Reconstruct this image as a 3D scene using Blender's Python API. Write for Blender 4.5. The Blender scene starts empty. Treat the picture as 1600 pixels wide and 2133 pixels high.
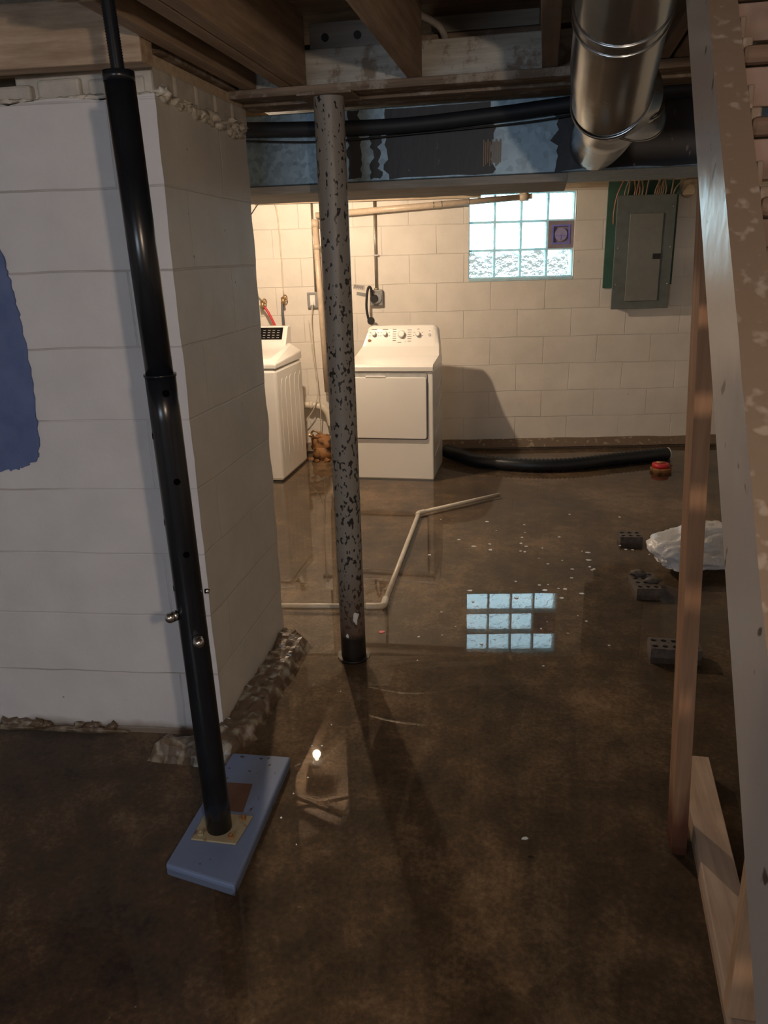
import bpy, bmesh, math, random
from mathutils import Vector, Matrix, noise
random.seed(7)
PI = math.pi
sc = bpy.context.scene
C = sc.collection

# ------------------------------------------------------------------ camera
H = 1.6                                   # eye height above the water surface (z = 0)
cam_d = bpy.data.cameras.new('camera')
cam = bpy.data.objects.new('camera', cam_d); C.objects.link(cam)
cam_d.sensor_fit = 'VERTICAL'
cam_d.sensor_height = 24.0
cam_d.sensor_width = 18.0
cam_d.lens = 24.0 * 1600.0 / 2133.0
cam_d.clip_start = 0.02
RX = ((0.98052, -0.03590, 0.19312), (0.19446, 0.31627, -0.92853), (-0.02775, 0.94799, 0.31709))
m3 = Matrix(((RX[0][0], RX[0][1], -(-RX[0][2])), (RX[1][0], RX[1][1], RX[1][2]), (RX[2][0], RX[2][1], RX[2][2])))
cam.matrix_world = Matrix.Translation((0, 0, H)) @ m3.to_4x4()
sc.camera = cam

# ------------------------------------------------------------------ view, world, lights
sc.view_settings.view_transform = 'Standard'
sc.view_settings.look = 'None'
sc.view_settings.exposure = 0.15
sc.view_settings.gamma = 1.0
sc.view_settings.use_curve_mapping = False
SKY = 8.0
BULB_FAR, BULB_NEAR, WIN_FILL = 95.0, 52.0, 31.0
WARM, WARM2, COOL = (1.0, 0.78, 0.56), (1.0, 0.76, 0.56), (0.72, 0.85, 1.0)

w = bpy.data.worlds.new('outdoor_sky'); sc.world = w; w.use_nodes = True
nt = w.node_tree; nt.nodes.clear()
tc = nt.nodes.new('ShaderNodeTexCoord'); sx = nt.nodes.new('ShaderNodeSeparateXYZ')
nt.links.new(tc.outputs['Generated'], sx.inputs[0])
nz = nt.nodes.new('ShaderNodeTexNoise'); nz.inputs['Scale'].default_value = 28; nz.inputs['Detail'].default_value = 3
nt.links.new(tc.outputs['Generated'], nz.inputs['Vector'])
ad = nt.nodes.new('ShaderNodeMath'); ad.operation = 'MULTIPLY_ADD'; ad.inputs[1].default_value = 0.10; 
nt.links.new(nz.outputs['Fac'], ad.inputs[0]); nt.links.new(sx.outputs['Z'], ad.inputs[2])
rp = nt.nodes.new('ShaderNodeValToRGB'); nt.links.new(ad.outputs[0], rp.inputs[0])
rp.color_ramp.elements[0].position = 0.045; rp.color_ramp.elements[0].color = (0.062, 0.066, 0.062, 1)
rp.color_ramp.elements[1].position = 0.062; rp.color_ramp.elements[1].color = (0.66, 0.90, 1.0, 1)
bgn = nt.nodes.new('ShaderNodeBackground'); bgn.inputs['Strength'].default_value = SKY
out = nt.nodes.new('ShaderNodeOutputWorld')
nt.links.new(rp.outputs[0], bgn.inputs[0]); nt.links.new(bgn.outputs[0], out.inputs[0])

def lamp(name, kind, loc, power, color, **kw):
    d = bpy.data.lights.new(name, kind); d.energy = power; d.color = color
    for k, v in kw.items(): setattr(d, k, v)
    o = bpy.data.objects.new(name, d); C.objects.link(o); o.location = loc
    return o
# bare bulb behind the photographer, over the right-hand side of the front room
lamp('near_room_bulb_light', 'POINT', (0.50, -0.48, 1.88), BULB_NEAR, WARM2, shadow_soft_size=0.035)
# cool fill added behind the photographer, standing in for an unseen window
lw = lamp('unseen_window_fill', 'AREA', (-1.3, -2.98, 1.75), WIN_FILL, COOL, shape='RECTANGLE', size=1.3, size_y=0.6)
lw.rotation_euler = (Vector((-0.6, 2.0, 0.6)) - Vector((-1.3, -2.98, 1.75))).to_track_quat('-Z', 'Y').to_euler()

# ------------------------------------------------------------------ materials
def mat(name):
    m = bpy.data.materials.new(name); m.use_nodes = True
    nt = m.node_tree
    return m, nt, nt.nodes['Principled BSDF']
def N(nt, t, **kw):
    n = nt.nodes.new(t)
    for k, v in kw.items():
        if k in n.inputs: n.inputs[k].default_value = v
        else: setattr(n, k, v)
    return n
def L(nt, a, b): nt.links.new(a, b)
def ramp(nt, fac, stops):
    r = nt.nodes.new('ShaderNodeValToRGB'); L(nt, fac, r.inputs[0])
    cr = r.color_ramp
    while len(cr.elements) < len(stops): cr.elements.new(0.5)
    for e, (p, c) in zip(cr.elements, stops):
        e.position = p; e.color = (c[0], c[1], c[2], 1) if not isinstance(c, (int, float)) else (c, c, c, 1)
    return r.outputs[0]
def mixc(nt, fac, a, b, mode='MIX'):
    m = nt.nodes.new('ShaderNodeMix'); m.data_type = 'RGBA'; m.blend_type = mode
    if isinstance(fac, (int, float)): m.inputs[0].default_value = fac
    else: L(nt, fac, m.inputs[0])
    for v, s in ((a, m.inputs[6]), (b, m.inputs[7])):
        if isinstance(v, tuple): s.default_value = (v[0], v[1], v[2], 1)
        else: L(nt, v, s)
    return m.outputs[2]
def mth(nt, op, a, b=None, c=None):
    m = nt.nodes.new('ShaderNodeMath'); m.operation = op
    for v, s in zip((a, b, c), m.inputs):
        if v is None: continue
        if isinstance(v, (int, float)): s.default_value = v
        else: L(nt, v, s)
    return m.outputs[0]
def coords(nt, scale=(1, 1, 1), kind='Object', rot=(0, 0, 0)):
    t = nt.nodes.new('ShaderNodeTexCoord'); m = nt.nodes.new('ShaderNodeMapping')
    m.inputs['Scale'].default_value = scale; m.inputs['Rotation'].default_value = rot
    L(nt, t.outputs[kind], m.inputs['Vector']); return m.outputs[0]
def bump(nt, b, h, strength=0.3, dist=0.01):
    n = nt.nodes.new('ShaderNodeBump'); n.inputs['Strength'].default_value = strength; n.inputs['Distance'].default_value = dist
    L(nt, h, n.inputs['Height']); L(nt, n.outputs[0], b.inputs['Normal']); return n
def noi(nt, v, scale, detail=4, rough=0.55):
    n = N(nt, 'ShaderNodeTexNoise'); n.inputs['Scale'].default_value = scale; n.inputs['Detail'].default_value = detail
    n.inputs['Roughness'].default_value = rough; L(nt, v, n.inputs['Vector']); return n.outputs['Fac']

def plain(name, col, rough=0.5, metal=0.0, var=0.12, scale=20, bstr=0.1, coat=0.0):
    m, nt, b = mat(name)
    v = coords(nt); n = noi(nt, v, scale)
    L(nt, ramp(nt, n, ((0.3, tuple(c * (1 - var) for c in col)), (0.7, tuple(min(1, c * (1 + var)) for c in col)))), b.inputs['Base Color'])
    b.inputs['Roughness'].default_value = rough; b.inputs['Metallic'].default_value = metal
    b.inputs['Coat Weight'].default_value = coat; b.inputs['Coat Roughness'].default_value = 0.1
    if bstr: bump(nt, b, n, bstr, 0.003)
    return m

def block_wall(name, base, axis='x', row=0.2255, zoff=0.0, bw=0.45, xoff=0.0, jstr=0.5, dirty=0.35):
    """painted concrete block; joints are thin grooves in the paint"""
    m, nt, b = mat(name)
    t = nt.nodes.new('ShaderNodeTexCoord'); s = nt.nodes.new('ShaderNodeSeparateXYZ'); L(nt, t.outputs['Object'], s.inputs[0])
    cb = nt.nodes.new('ShaderNodeCombineXYZ')
    wob = noi(nt, t.outputs['Object'], 3.0, 3)
    xx = mth(nt, 'ADD', s.outputs['X' if axis == 'x' else 'Y'], xoff)
    L(nt, mth(nt, 'MULTIPLY_ADD', wob, 0.012, xx), cb.inputs[0])
    L(nt, mth(nt, 'MULTIPLY_ADD', wob, 0.016, mth(nt, 'ADD', s.outputs['Z'], -zoff - 0.008)), cb.inputs[1])
    br = N(nt, 'ShaderNodeTexBrick'); br.offset = 0.5; br.squash = 1.0
    L(nt, cb.outputs[0], br.inputs['Vector'])
    for k, v in (('Scale', 1.0), ('Mortar Size', 0.004), ('Mortar Smooth', 0.6), ('Brick Width', bw), ('Row Height', row)):
        br.inputs[k].default_value = v
    fac = br.outputs['Fac']
    n1 = noi(nt, t.outputs['Object'], 6, 5); n2 = noi(nt, t.outputs['Object'], 60, 4, 0.6); n3 = noi(nt, t.outputs['Object'], 1.7, 3)
    c = ramp(nt, n1, ((0.3, tuple(x * 0.93 for x in base)), (0.7, tuple(min(1, x * 1.04) for x in base))))
    # thin dark cracks in part of the joints
    cr = mth(nt, 'MULTIPLY', fac, ramp(nt, n3, ((0.42, 0.0), (0.62, 1.0))))
    c = mixc(nt, mth(nt, 'MULTIPLY', cr, dirty), c, (0.25, 0.21, 0.17))
    # chips
    vo = N(nt, 'ShaderNodeTexVoronoi'); vo.inputs['Scale'].default_value = 9; L(nt, t.outputs['Object'], vo.inputs['Vector'])
    chip = ramp(nt, vo.outputs['Distance'], ((0.035, 1.0), (0.05, 0.0)))
    chip = mth(nt, 'MULTIPLY', chip, ramp(nt, noi(nt, t.outputs['Object'], 2.3, 2), ((0.55, 0.0), (0.6, 1.0))))
    c = mixc(nt, mth(nt, 'MULTIPLY', chip, 0.7), c, (0.10, 0.08, 0.06))
    # damp dirt line above the floor
    g = mth(nt, 'MULTIPLY_ADD', n1, 0.10, mth(nt, 'MULTIPLY', s.outputs['Z'], -1.0))
    dirt = ramp(nt, g, ((0.02, 0.0), (0.055, 1.0)))
    c = mixc(nt, mth(nt, 'MULTIPLY', dirt, 0.75), c, (0.17, 0.12, 0.075))
    L(nt, c, b.inputs['Base Color'])
    b.inputs['Roughness'].default_value = 0.55
    h = mth(nt, 'MULTIPLY_ADD', n2, 0.12, mth(nt, 'MULTIPLY', n1, 0.5))
    h = mth(nt, 'SUBTRACT', h, mth(nt, 'MULTIPLY', fac, 0.9))
    bump(nt, b, h, jstr, 0.012)
    return m

def wood(name, c1, c2, axis='y', rough=0.7, scale=1.0, stain=None, bstr=0.25):
    m, nt, b = mat(name)
    sc_ = {'x': (1.2, 18, 18), 'y': (18, 1.2, 18), 'z': (18, 18, 1.2)}[axis]
    v = coords(nt, tuple(x * scale for x in sc_)); v0 = coords(nt)
    n = noi(nt, v, 2.2, 6, 0.65); n2 = noi(nt, v0, 3.5, 4)
    c = ramp(nt, n, ((0.3, c1), (0.65, c2)))
    c = mixc(nt, ramp(nt, n2, ((0.35, 0.0), (0.75, 0.45))), c, tuple(x * 0.55 for x in c1))
    if stain:
        c = mixc(nt, ramp(nt, noi(nt, v0, 9, 5, 0.7), ((0.52, 0.0), (0.62, 0.8))), c, stain)
    L(nt, c, b.inputs['Base Color']); b.inputs['Roughness'].default_value = rough
    b.inputs['Specular IOR Level'].default_value = 0.3
    bump(nt, b, n, bstr, 0.004)
    return m

def galv(name, base=(0.42, 0.50, 0.56), rough=0.33, metal=0.85, spangle=60, contrast=0.25):
    m, nt, b = mat(name)
    v = coords(nt); vo = N(nt, 'ShaderNodeTexVoronoi'); vo.inputs['Scale'].default_value = spangle; L(nt, v, vo.inputs['Vector'])
    sep = nt.nodes.new('ShaderNodeSeparateColor'); L(nt, vo.outputs['Color'], sep.inputs[0])
    n = noi(nt, v, 5, 5)
    f = mth(nt, 'MULTIPLY_ADD', sep.outputs[0], contrast, mth(nt, 'MULTIPLY', n, 0.6))
    L(nt, ramp(nt, f, ((0.2, tuple(x * 0.6 for x in base)), (0.6, base))), b.inputs['Base Color'])
    b.inputs['Metallic'].default_value = metal
    L(nt, mth(nt, 'MULTIPLY_ADD', n, 0.25, rough - 0.1), b.inputs['Roughness'])
    bump(nt, b, n, 0.15, 0.01)
    return m

# concrete floor
def floor_mat():
    m, nt, b = mat('wet_concrete')
    v = coords(nt); n1 = noi(nt, v, 1.1, 6, 0.6); n2 = noi(nt, v, 9, 7, 0.7); n3 = noi(nt, v, 70, 4, 0.7)
    f = mth(nt, 'MULTIPLY_ADD', n2, 0.45, mth(nt, 'MULTIPLY', n1, 0.6)); f = mth(nt, 'MULTIPLY_ADD', n3, 0.30, f)
    c = ramp(nt, f, ((0.51, (0.020, 0.0120, 0.0060)), (0.67, (0.078, 0.050, 0.027)), (0.84, (0.24, 0.165, 0.10))))
    vo = N(nt, 'ShaderNodeTexVoronoi'); vo.inputs['Scale'].default_value = 26; L(nt, v, vo.inputs['Vector'])
    spk = mth(nt, 'MULTIPLY', ramp(nt, vo.outputs['Distance'], ((0.05, 1.0), (0.09, 0.0))), ramp(nt, n2, ((0.55, 0.0), (0.60, 1.0))))
    c = mixc(nt, mth(nt, 'MULTIPLY', spk, 0.6), c, (0.34, 0.28, 0.22))
    L(nt, c, b.inputs['Base Color']); b.inputs['Roughness'].default_value = 0.8
    bump(nt, b, f, 0.4, 0.01)
    return m
def water_mat():
    m = bpy.data.materials.new('flood_water'); m.use_nodes = True; nt = m.node_tree; nt.nodes.clear()
    o = nt.nodes.new('ShaderNodeOutputMaterial'); mx = nt.nodes.new('ShaderNodeMixShader')
    tr = nt.nodes.new('ShaderNodeBsdfTransparent'); tr.inputs[0].default_value = (0.96, 0.93, 0.88, 1)
    gl = nt.nodes.new('ShaderNodeBsdfGlossy'); gl.inputs['Roughness'].default_value = 0.012
    v = coords(nt); n = noi(nt, v, 3.0, 2); bp = nt.nodes.new('ShaderNodeBump')
    bp.inputs['Strength'].default_value = 0.018; bp.inputs['Distance'].default_value = 0.01
    L(nt, n, bp.inputs['Height']); L(nt, bp.outputs[0], gl.inputs['Normal'])
    # reflectance of water for either side of the surface (Schlick)
    ge = nt.nodes.new('ShaderNodeNewGeometry'); dt = nt.nodes.new('ShaderNodeVectorMath'); dt.operation = 'DOT_PRODUCT'
    L(nt, ge.outputs['Incoming'], dt.inputs[0]); L(nt, ge.outputs['Normal'], dt.inputs[1])
    c_ = mth(nt, 'SUBTRACT', 1.0, mth(nt, 'ABSOLUTE', dt.outputs['Value']))
    fr = mth(nt, 'MULTIPLY_ADD', mth(nt, 'POWER', c_, 5.0), 0.979, 0.021)
    L(nt, fr, mx.inputs[0]); L(nt, tr.outputs[0], mx.inputs[1]); L(nt, gl.outputs[0], mx.inputs[2])
    L(nt, mx.outputs[0], o.inputs[0]); return m
def glass_mat():
    m = bpy.data.materials.new('wavy_block_glass'); m.use_nodes = True; nt = m.node_tree; nt.nodes.clear()
    o = nt.nodes.new('ShaderNodeOutputMaterial')
    tr = nt.nodes.new('ShaderNodeBsdfTransparent'); tr.inputs[0].default_value = (0.86, 0.96, 1.0, 1)
    rf = nt.nodes.new('ShaderNodeBsdfRefraction'); rf.inputs['IOR'].default_value = 1.25; rf.inputs['Color'].default_value = (0.85, 0.97, 1, 1)
    gl = nt.nodes.new('ShaderNodeBsdfGlossy'); gl.inputs['Roughness'].default_value = 0.05
    v = coords(nt, (1, 1, 1)); n = noi(nt, v, 26, 2); bp = nt.nodes.new('ShaderNodeBump')
    bp.inputs['Strength'].default_value = 1.0; bp.inputs['Distance'].default_value = 0.03
    L(nt, n, bp.inputs['Height']); L(nt, bp.outputs[0], rf.inputs['Normal']); L(nt, bp.outputs[0], gl.inputs['Normal'])
    m1 = nt.nodes.new('ShaderNodeMixShader'); m1.inputs[0].default_value = 0.5
    L(nt, tr.outputs[0], m1.inputs[1]); L(nt, rf.outputs[0], m1.inputs[2])
    m2 = nt.nodes.new('ShaderNodeMixShader'); m2.inputs[0].default_value = 0.08
    L(nt, m1.outputs[0], m2.inputs[1]); L(nt, gl.outputs[0], m2.inputs[2]); L(nt, m2.outputs[0], o.inputs[0])
    return m
def emit(name, col, s):
    m = bpy.data.materials.new(name); m.use_nodes = True; nt = m.node_tree; nt.nodes.clear()
    o = nt.nodes.new('ShaderNodeOutputMaterial'); e = nt.nodes.new('ShaderNodeEmission')
    e.inputs[0].default_value = (*col, 1); e.inputs[1].default_value = s; L(nt, e.outputs[0], o.inputs[0]); return m
def spotted(name, base, spot, scale=55, lo=0.40, hi=0.46, rough=0.5, metal=0.0, stretch=(1, 1, 0.6), grad=False):
    m, nt, b = mat(name)
    v = coords(nt, stretch); n = noi(nt, v, scale, 2, 0.4); n2 = noi(nt, coords(nt), 2.2, 3)
    f = mth(nt, 'MULTIPLY_ADD', n2, 0.10, n)
    if grad:
        t = nt.nodes.new('ShaderNodeTexCoord'); s = nt.nodes.new('ShaderNodeSeparateXYZ'); L(nt, t.outputs['Object'], s.inputs[0])
        f = mth(nt, 'MULTIPLY_ADD', s.outputs['Z'], 0.020, f)
    c = mixc(nt, ramp(nt, f, ((lo, 1.0), (hi, 0.0))), base, spot)
    if grad:
        c = mixc(nt, ramp(nt, mth(nt, 'MULTIPLY_ADD', n2, 0.15, s.outputs['Z']), ((0.20, 0.85), (0.55, 0.0))), c, (0.10, 0.055, 0.035))
        c = mixc(nt, ramp(nt, mth(nt, 'MULTIPLY_ADD', n2, 0.10, s.outputs['Z']), ((0.15, 1.0), (0.18, 0.0))), c, (0.014, 0.010, 0.008))
    L(nt, c, b.inputs['Base Color']); b.inputs['Roughness'].default_value = rough; b.inputs['Metallic'].default_value = metal
    bump(nt, b, f, 0.25, 0.004)
    return m

M = {}
M['paint_front'] = block_wall('white_paint_block_front', (0.66, 0.65, 0.67), 'x', zoff=0.0, xoff=3.6, bw=4.8, jstr=0.4, dirty=0.6)
M['paint_side'] = block_wall('white_paint_block_side', (0.60, 0.58, 0.55), 'y', zoff=0.0, bw=0.62, xoff=0.12, jstr=0.4, dirty=0.15)
M['paint_back'] = block_wall('cream_paint_block', (0.74, 0.69, 0.62), 'x', row=0.2235, zoff=0.03, bw=0.44, xoff=0.17, jstr=0.5, dirty=0.32)
M['paint_room'] = block_wall('white_paint_block_room', (0.66, 0.62, 0.56), 'x')
M['paint_room_y'] = block_wall('white_paint_block_room_side', (0.66, 0.62, 0.56), 'y')
M['mortar'] = plain('painted_mortar', (0.56, 0.53, 0.47), 0.7, var=0.25, scale=30, bstr=0.5)
M['rough'] = spotted('rough_footing', (0.13, 0.09, 0.06), (0.33, 0.30, 0.245), scale=24, lo=0.40, hi=0.56, rough=0.35, stretch=(1, 1, 1))
M['rough_dark'] = spotted('damp_mortar', (0.16, 0.115, 0.08), (0.30, 0.25, 0.19), scale=30, lo=0.38, hi=0.46, rough=0.7, stretch=(1, 1, 1))
M['floor'] = floor_mat()
M['water'] = water_mat()
M['glass'] = glass_mat()
M['joist'] = wood('old_joist_wood', (0.24, 0.165, 0.11), (0.44, 0.33, 0.24), 'y')
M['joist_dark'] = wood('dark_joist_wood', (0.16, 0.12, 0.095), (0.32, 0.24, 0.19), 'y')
M['beam_tan'] = wood('tan_rim_beam', (0.30, 0.21, 0.14), (0.56, 0.43, 0.31), 'x')
M['beam_white'] = wood('flaking_white_beam', (0.30, 0.29, 0.26), (0.58, 0.58, 0.55), 'x', stain=(0.17, 0.12, 0.08))
M['beam_brown'] = wood('brown_ledger', (0.10, 0.072, 0.055), (0.31, 0.24, 0.18), 'x', stain=(0.36, 0.33, 0.29))
M['subfloor'] = wood('subfloor_boards', (0.17, 0.125, 0.09), (0.36, 0.27, 0.19), 'x')
M['plank'] = wood('grey_plank', (0.24, 0.23, 0.21), (0.42, 0.40, 0.37), 'x')
M['sill'] = wood('cream_sill_plate', (0.46, 0.36, 0.25), (0.66, 0.55, 0.41), 'x')
M['new_wood'] = wood('new_lumber', (0.42, 0.25, 0.14), (0.58, 0.38, 0.24), 'z', stain=None)
M['new_wood_y'] = wood('new_lumber_flat', (0.42, 0.30, 0.22), (0.62, 0.47, 0.36), 'y')
M['stair_side'] = spotted('worn_white_paint_wood', (0.58, 0.51, 0.46), (0.12, 0.08, 0.06), scale=46, lo=0.33, hi=0.36, rough=0.28, stretch=(1, 0.5, 0.5))
M['stair_top'] = spotted('bare_brown_wood', (0.15, 0.11, 0.08), (0.24, 0.20, 0.165), scale=48, lo=0.34, hi=0.46, rough=0.75, stretch=(1, 1, 1))
M['riser'] = spotted('pink_tan_riser', (0.20, 0.135, 0.11), (0.12, 0.075, 0.06), scale=14, lo=0.40, hi=0.58, rough=0.7, stretch=(1, 1, 1))
M['tread'] = wood('dark_tread', (0.08, 0.05, 0.035), (0.20, 0.13, 0.09), 'x')
M['lally'] = spotted('chipped_grey_paint', (0.27, 0.255, 0.235), (0.020, 0.018, 0.018), scale=76, lo=0.468, hi=0.483, rough=0.42, grad=True)
M['black_steel'] = plain('black_enamel', (0.008, 0.010, 0.014), 0.26, 0.0, var=0.3, scale=8, bstr=0.03, coat=0.0)
M['steel'] = plain('bare_steel', (0.6, 0.6, 0.6), 0.25, 1.0, bstr=0.0)
M['hole'] = plain('dark_hole', (0.002, 0.002, 0.002), 0.9, bstr=0)
M['hole'].node_tree.nodes['Principled BSDF'].inputs['Specular IOR Level'].default_value = 0
M['black'] = plain('matt_black', (0.012, 0.012, 0.013), 0.5)
M['plate'] = spotted('rusty_cream_plate', (0.36, 0.31, 0.20), (0.14, 0.06, 0.025), scale=24, lo=0.36, hi=0.46, rough=0.6, stretch=(1, 1, 1))
M['blue_board'] = spotted('blue_painted_board', (0.155, 0.215, 0.37), (0.05, 0.035, 0.035), scale=28, lo=0.33, hi=0.37, rough=0.6, stretch=(1, 1, 1))
M['bare_patch'] = plain('bare_brown_patch', (0.12, 0.065, 0.045), 0.8)
M['galv'] = galv('galvanised_duct', (0.26, 0.36, 0.44), 0.45, 0.6, 55, 0.4)
M['bright'] = galv('bright_round_duct', (0.55, 0.58, 0.60), 0.20, 0.95, 20, 0.05)
M['tar'] = spotted('torn_black_tar_paper', (0.011, 0.014, 0.022), (0.20, 0.16, 0.16), scale=30, lo=0.27, hi=0.33, rough=0.5, stretch=(1.6, 1, 0.7))
M['black_pipe'] = plain('black_insulated_pipe', (0.013, 0.017, 0.025), 0.6)
M['white_enamel'] = plain('white_enamel', (0.80, 0.78, 0.74), 0.22, var=0.02, scale=3, bstr=0.0, coat=0.3)
M['grey_plastic'] = plain('light_grey_plastic', (0.42, 0.42, 0.41), 0.4, bstr=0)
M['seam'] = plain('dark_seam', (0.06, 0.055, 0.05), 0.6, bstr=0)
M['gloss_black'] = plain('gloss_black_panel', (0.008, 0.008, 0.009), 0.12, bstr=0)
M['pvc'] = plain('cream_pvc', (0.62, 0.50, 0.38), 0.35, bstr=0.02)
M['pvc_white'] = plain('white_pvc', (0.66, 0.60, 0.50), 0.35, bstr=0.02)
M['conduit'] = plain('dull_conduit', (0.36, 0.33, 0.27), 0.35, 0.7, bstr=0.02)
M['box_grey'] = plain('grey_steel_box', (0.27, 0.27, 0.26), 0.35, 0.3, bstr=0.02)
M['panel_grey'] = plain('grey_panel_paint', (0.20, 0.205, 0.19), 0.33, 0.1, bstr=0.02, var=0.06)
M['panel_dark'] = plain('dark_green_grey_paint', (0.125, 0.145, 0.14), 0.4, bstr=0.02)
M['green'] = plain('green_painted_plywood', (0.045, 0.115, 0.085), 0.6, scale=10)
M['brass'] = plain('old_brass', (0.45, 0.30, 0.16), 0.35, 0.8)
M['red'] = plain('red_rubber', (0.52, 0.025, 0.035), 0.4)
M['hose_grey'] = plain('grey_blue_rubber', (0.10, 0.11, 0.13), 0.45)
M['corrugated'] = plain('black_corrugated_plastic', (0.010, 0.013, 0.018), 0.38)
M['rust'] = spotted('flaky_rust', (0.28, 0.13, 0.045), (0.07, 0.035, 0.02), scale=18, lo=0.42, hi=0.55, rough=0.7, stretch=(1, 1, 1))
M['brick'] = plain('grey_cored_brick', (0.10, 0.078, 0.065), 0.6, var=0.35, scale=40, bstr=0.5)
M['old_brick'] = plain('painted_old_brick', (0.52, 0.49, 0.44), 0.75, var=0.18, scale=14, bstr=0.5)
M['cable'] = plain('white_cable_sheath', (0.62, 0.56, 0.46), 0.5, bstr=0)
M['copper'] = plain('orange_tan_wire', (0.36, 0.17, 0.10), 0.5, bstr=0)
M['tan_cable'] = plain('tan_cable_sheath', (0.27, 0.20, 0.14), 0.6, bstr=0)
M['joint'] = plain('pale_mortar_joint', (0.62, 0.80, 0.82), 0.5, bstr=0.1)
M['vent'] = plain('violet_grey_vent', (0.30, 0.25, 0.29), 0.5, bstr=0)
M['vent_frame'] = plain('blue_violet_frame', (0.25, 0.25, 0.80), 0.4, bstr=0)
M['vent_disc'] = plain('pale_violet_disc', (0.42, 0.38, 0.62), 0.3, bstr=0)
for k_ in ('vent', 'vent_frame', 'vent_disc', 'joint'):
    nt = M[k_].node_tree; b_ = nt.nodes['Principled BSDF']; o_ = nt.nodes['Material Output']; mx = nt.nodes.new('ShaderNodeMixShader'); tl = nt.nodes.new('ShaderNodeBsdfTranslucent')
    mx.inputs[0].default_value = {'vent': 0.10, 'joint': 0.35}.get(k_, 0.18)
    L(nt, b_.inputs['Base Color'].links[0].from_socket, tl.inputs[0]); L(nt, b_.outputs[0], mx.inputs[1]); L(nt, tl.outputs[0], mx.inputs[2]); L(nt, mx.outputs[0], o_.inputs[0])
M['flake'] = plain('white_paint_flake', (0.75, 0.78, 0.78), 0.4, bstr=0)
M['pink'] = plain('pink_scrap', (0.8, 0.16, 0.2), 0.5, bstr=0)
M['porcelain'] = plain('white_porcelain', (0.8, 0.78, 0.74), 0.2, bstr=0)
M['bulb'] = emit('glowing_bulb_glass', (1.0, 0.80, 0.52), 22.0)
nt = M['bulb'].node_tree; a_ = nt.nodes.new('ShaderNodeAddShader'); t_ = nt.nodes.new('ShaderNodeBsdfTransparent')
e_ = [n for n in nt.nodes if n.type == 'EMISSION'][0]; o_ = [n for n in nt.nodes if n.type == 'OUTPUT_MATERIAL'][0]
L(nt, e_.outputs[0], a_.inputs[0]); L(nt, t_.outputs[0], a_.inputs[1]); L(nt, a_.outputs[0], o_.inputs[0])
M['wood_far'] = wood('lamp_lit_joist', (0.36, 0.25, 0.16), (0.58, 0.43, 0.29), 'y')  # paler copy of the joist wood, bulb light put into its colour
M['paper'] = plain('grey_paper_label', (0.48, 0.45, 0.42), 0.6, bstr=0)
M['ink'] = plain('ink', (0.12, 0.11, 0.11), 0.7, bstr=0)
def bag_mat():
    m, nt, b = mat('thin_white_plastic'); b.inputs['Base Color'].default_value = (0.66, 0.66, 0.67, 1); b.inputs['Roughness'].default_value = 0.3
    v = coords(nt); n = noi(nt, v, 22, 3); bump(nt, b, n, 0.5, 0.02); return m
M['bag'] = bag_mat()
def patch_mat():
    m, nt, b = mat('blue_wall_paint')
    v = coords(nt); n = noi(nt, v, 12, 5); L(nt, ramp(nt, n, ((0.3, (0.085, 0.125, 0.29)), (0.7, (0.13, 0.18, 0.37)))), b.inputs['Base Color'])
    b.inputs['Roughness'].default_value = 0.5; bump(nt, b, n, 0.4, 0.006); return m
M['blue_wall'] = patch_mat()

# ------------------------------------------------------------------ mesh helpers
I4 = Matrix.Identity(4)
def box(bm, x0, x1, y0, y1, z0, z1, m=I4, mi=0):
    vs = [bm.verts.new(m @ Vector(p)) for p in ((x0,y0,z0),(x1,y0,z0),(x1,y1,z0),(x0,y1,z0),(x0,y0,z1),(x1,y0,z1),(x1,y1,z1),(x0,y1,z1))]
    fs = []
    for f in ((0,3,2,1),(4,5,6,7),(0,1,5,4),(1,2,6,5),(2,3,7,6),(3,0,4,7)):
        fc = bm.faces.new([vs[i] for i in f]); fc.material_index = mi; fs.append(fc)
    return fs
def tube(bm, pts, r, seg=12, cap=True, m=I4, smooth=True):
    """r: number or list of radii along the points"""
    pts = [m @ Vector(p) for p in pts]; n = len(pts)
    rs = r if isinstance(r, (list, tuple)) else [r] * n
    ref = None; rings = []
    for i, p in enumerate(pts):
        a = pts[max(i - 1, 0)]; b = pts[min(i + 1, n - 1)]
        t = (b - a)
        if t.length < 1e-9: t = Vector((0, 0, 1))
        t.normalize()
        if ref is None: ref = t.orthogonal().normalized()
        ref = (ref - t * ref.dot(t))
        if ref.length < 1e-6: ref = t.orthogonal()
        ref.normalize(); bi = t.cross(ref)
        rings.append([bm.verts.new(p + (ref * math.cos(2*PI*k/seg) + bi * math.sin(2*PI*k/seg)) * rs[i]) for k in range(seg)])
    for a, b in zip(rings, rings[1:]):
        for k in range(seg):
            f = bm.faces.new((a[k], a[(k+1) % seg], b[(k+1) % seg], b[k])); f.smooth = smooth
    if cap:
        bm.faces.new(rings[0][::-1]); bm.faces.new(rings[-1])
def spline(pts, n=8):
    P = [Vector(p) for p in pts]; P = [P[0]*2-P[1]] + P + [P[-1]*2-P[-2]]; out = []
    for i in range(1, len(P) - 2):
        for k in range(n):
            t = k / n; a, b, c, d = P[i-1], P[i], P[i+1], P[i+2]
            out.append(0.5*((2*b) + (c-a)*t + (2*a-5*b+4*c-d)*t*t + (3*b-a-3*c+d)*t**3))
    out.append(P[-2]); return out
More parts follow.
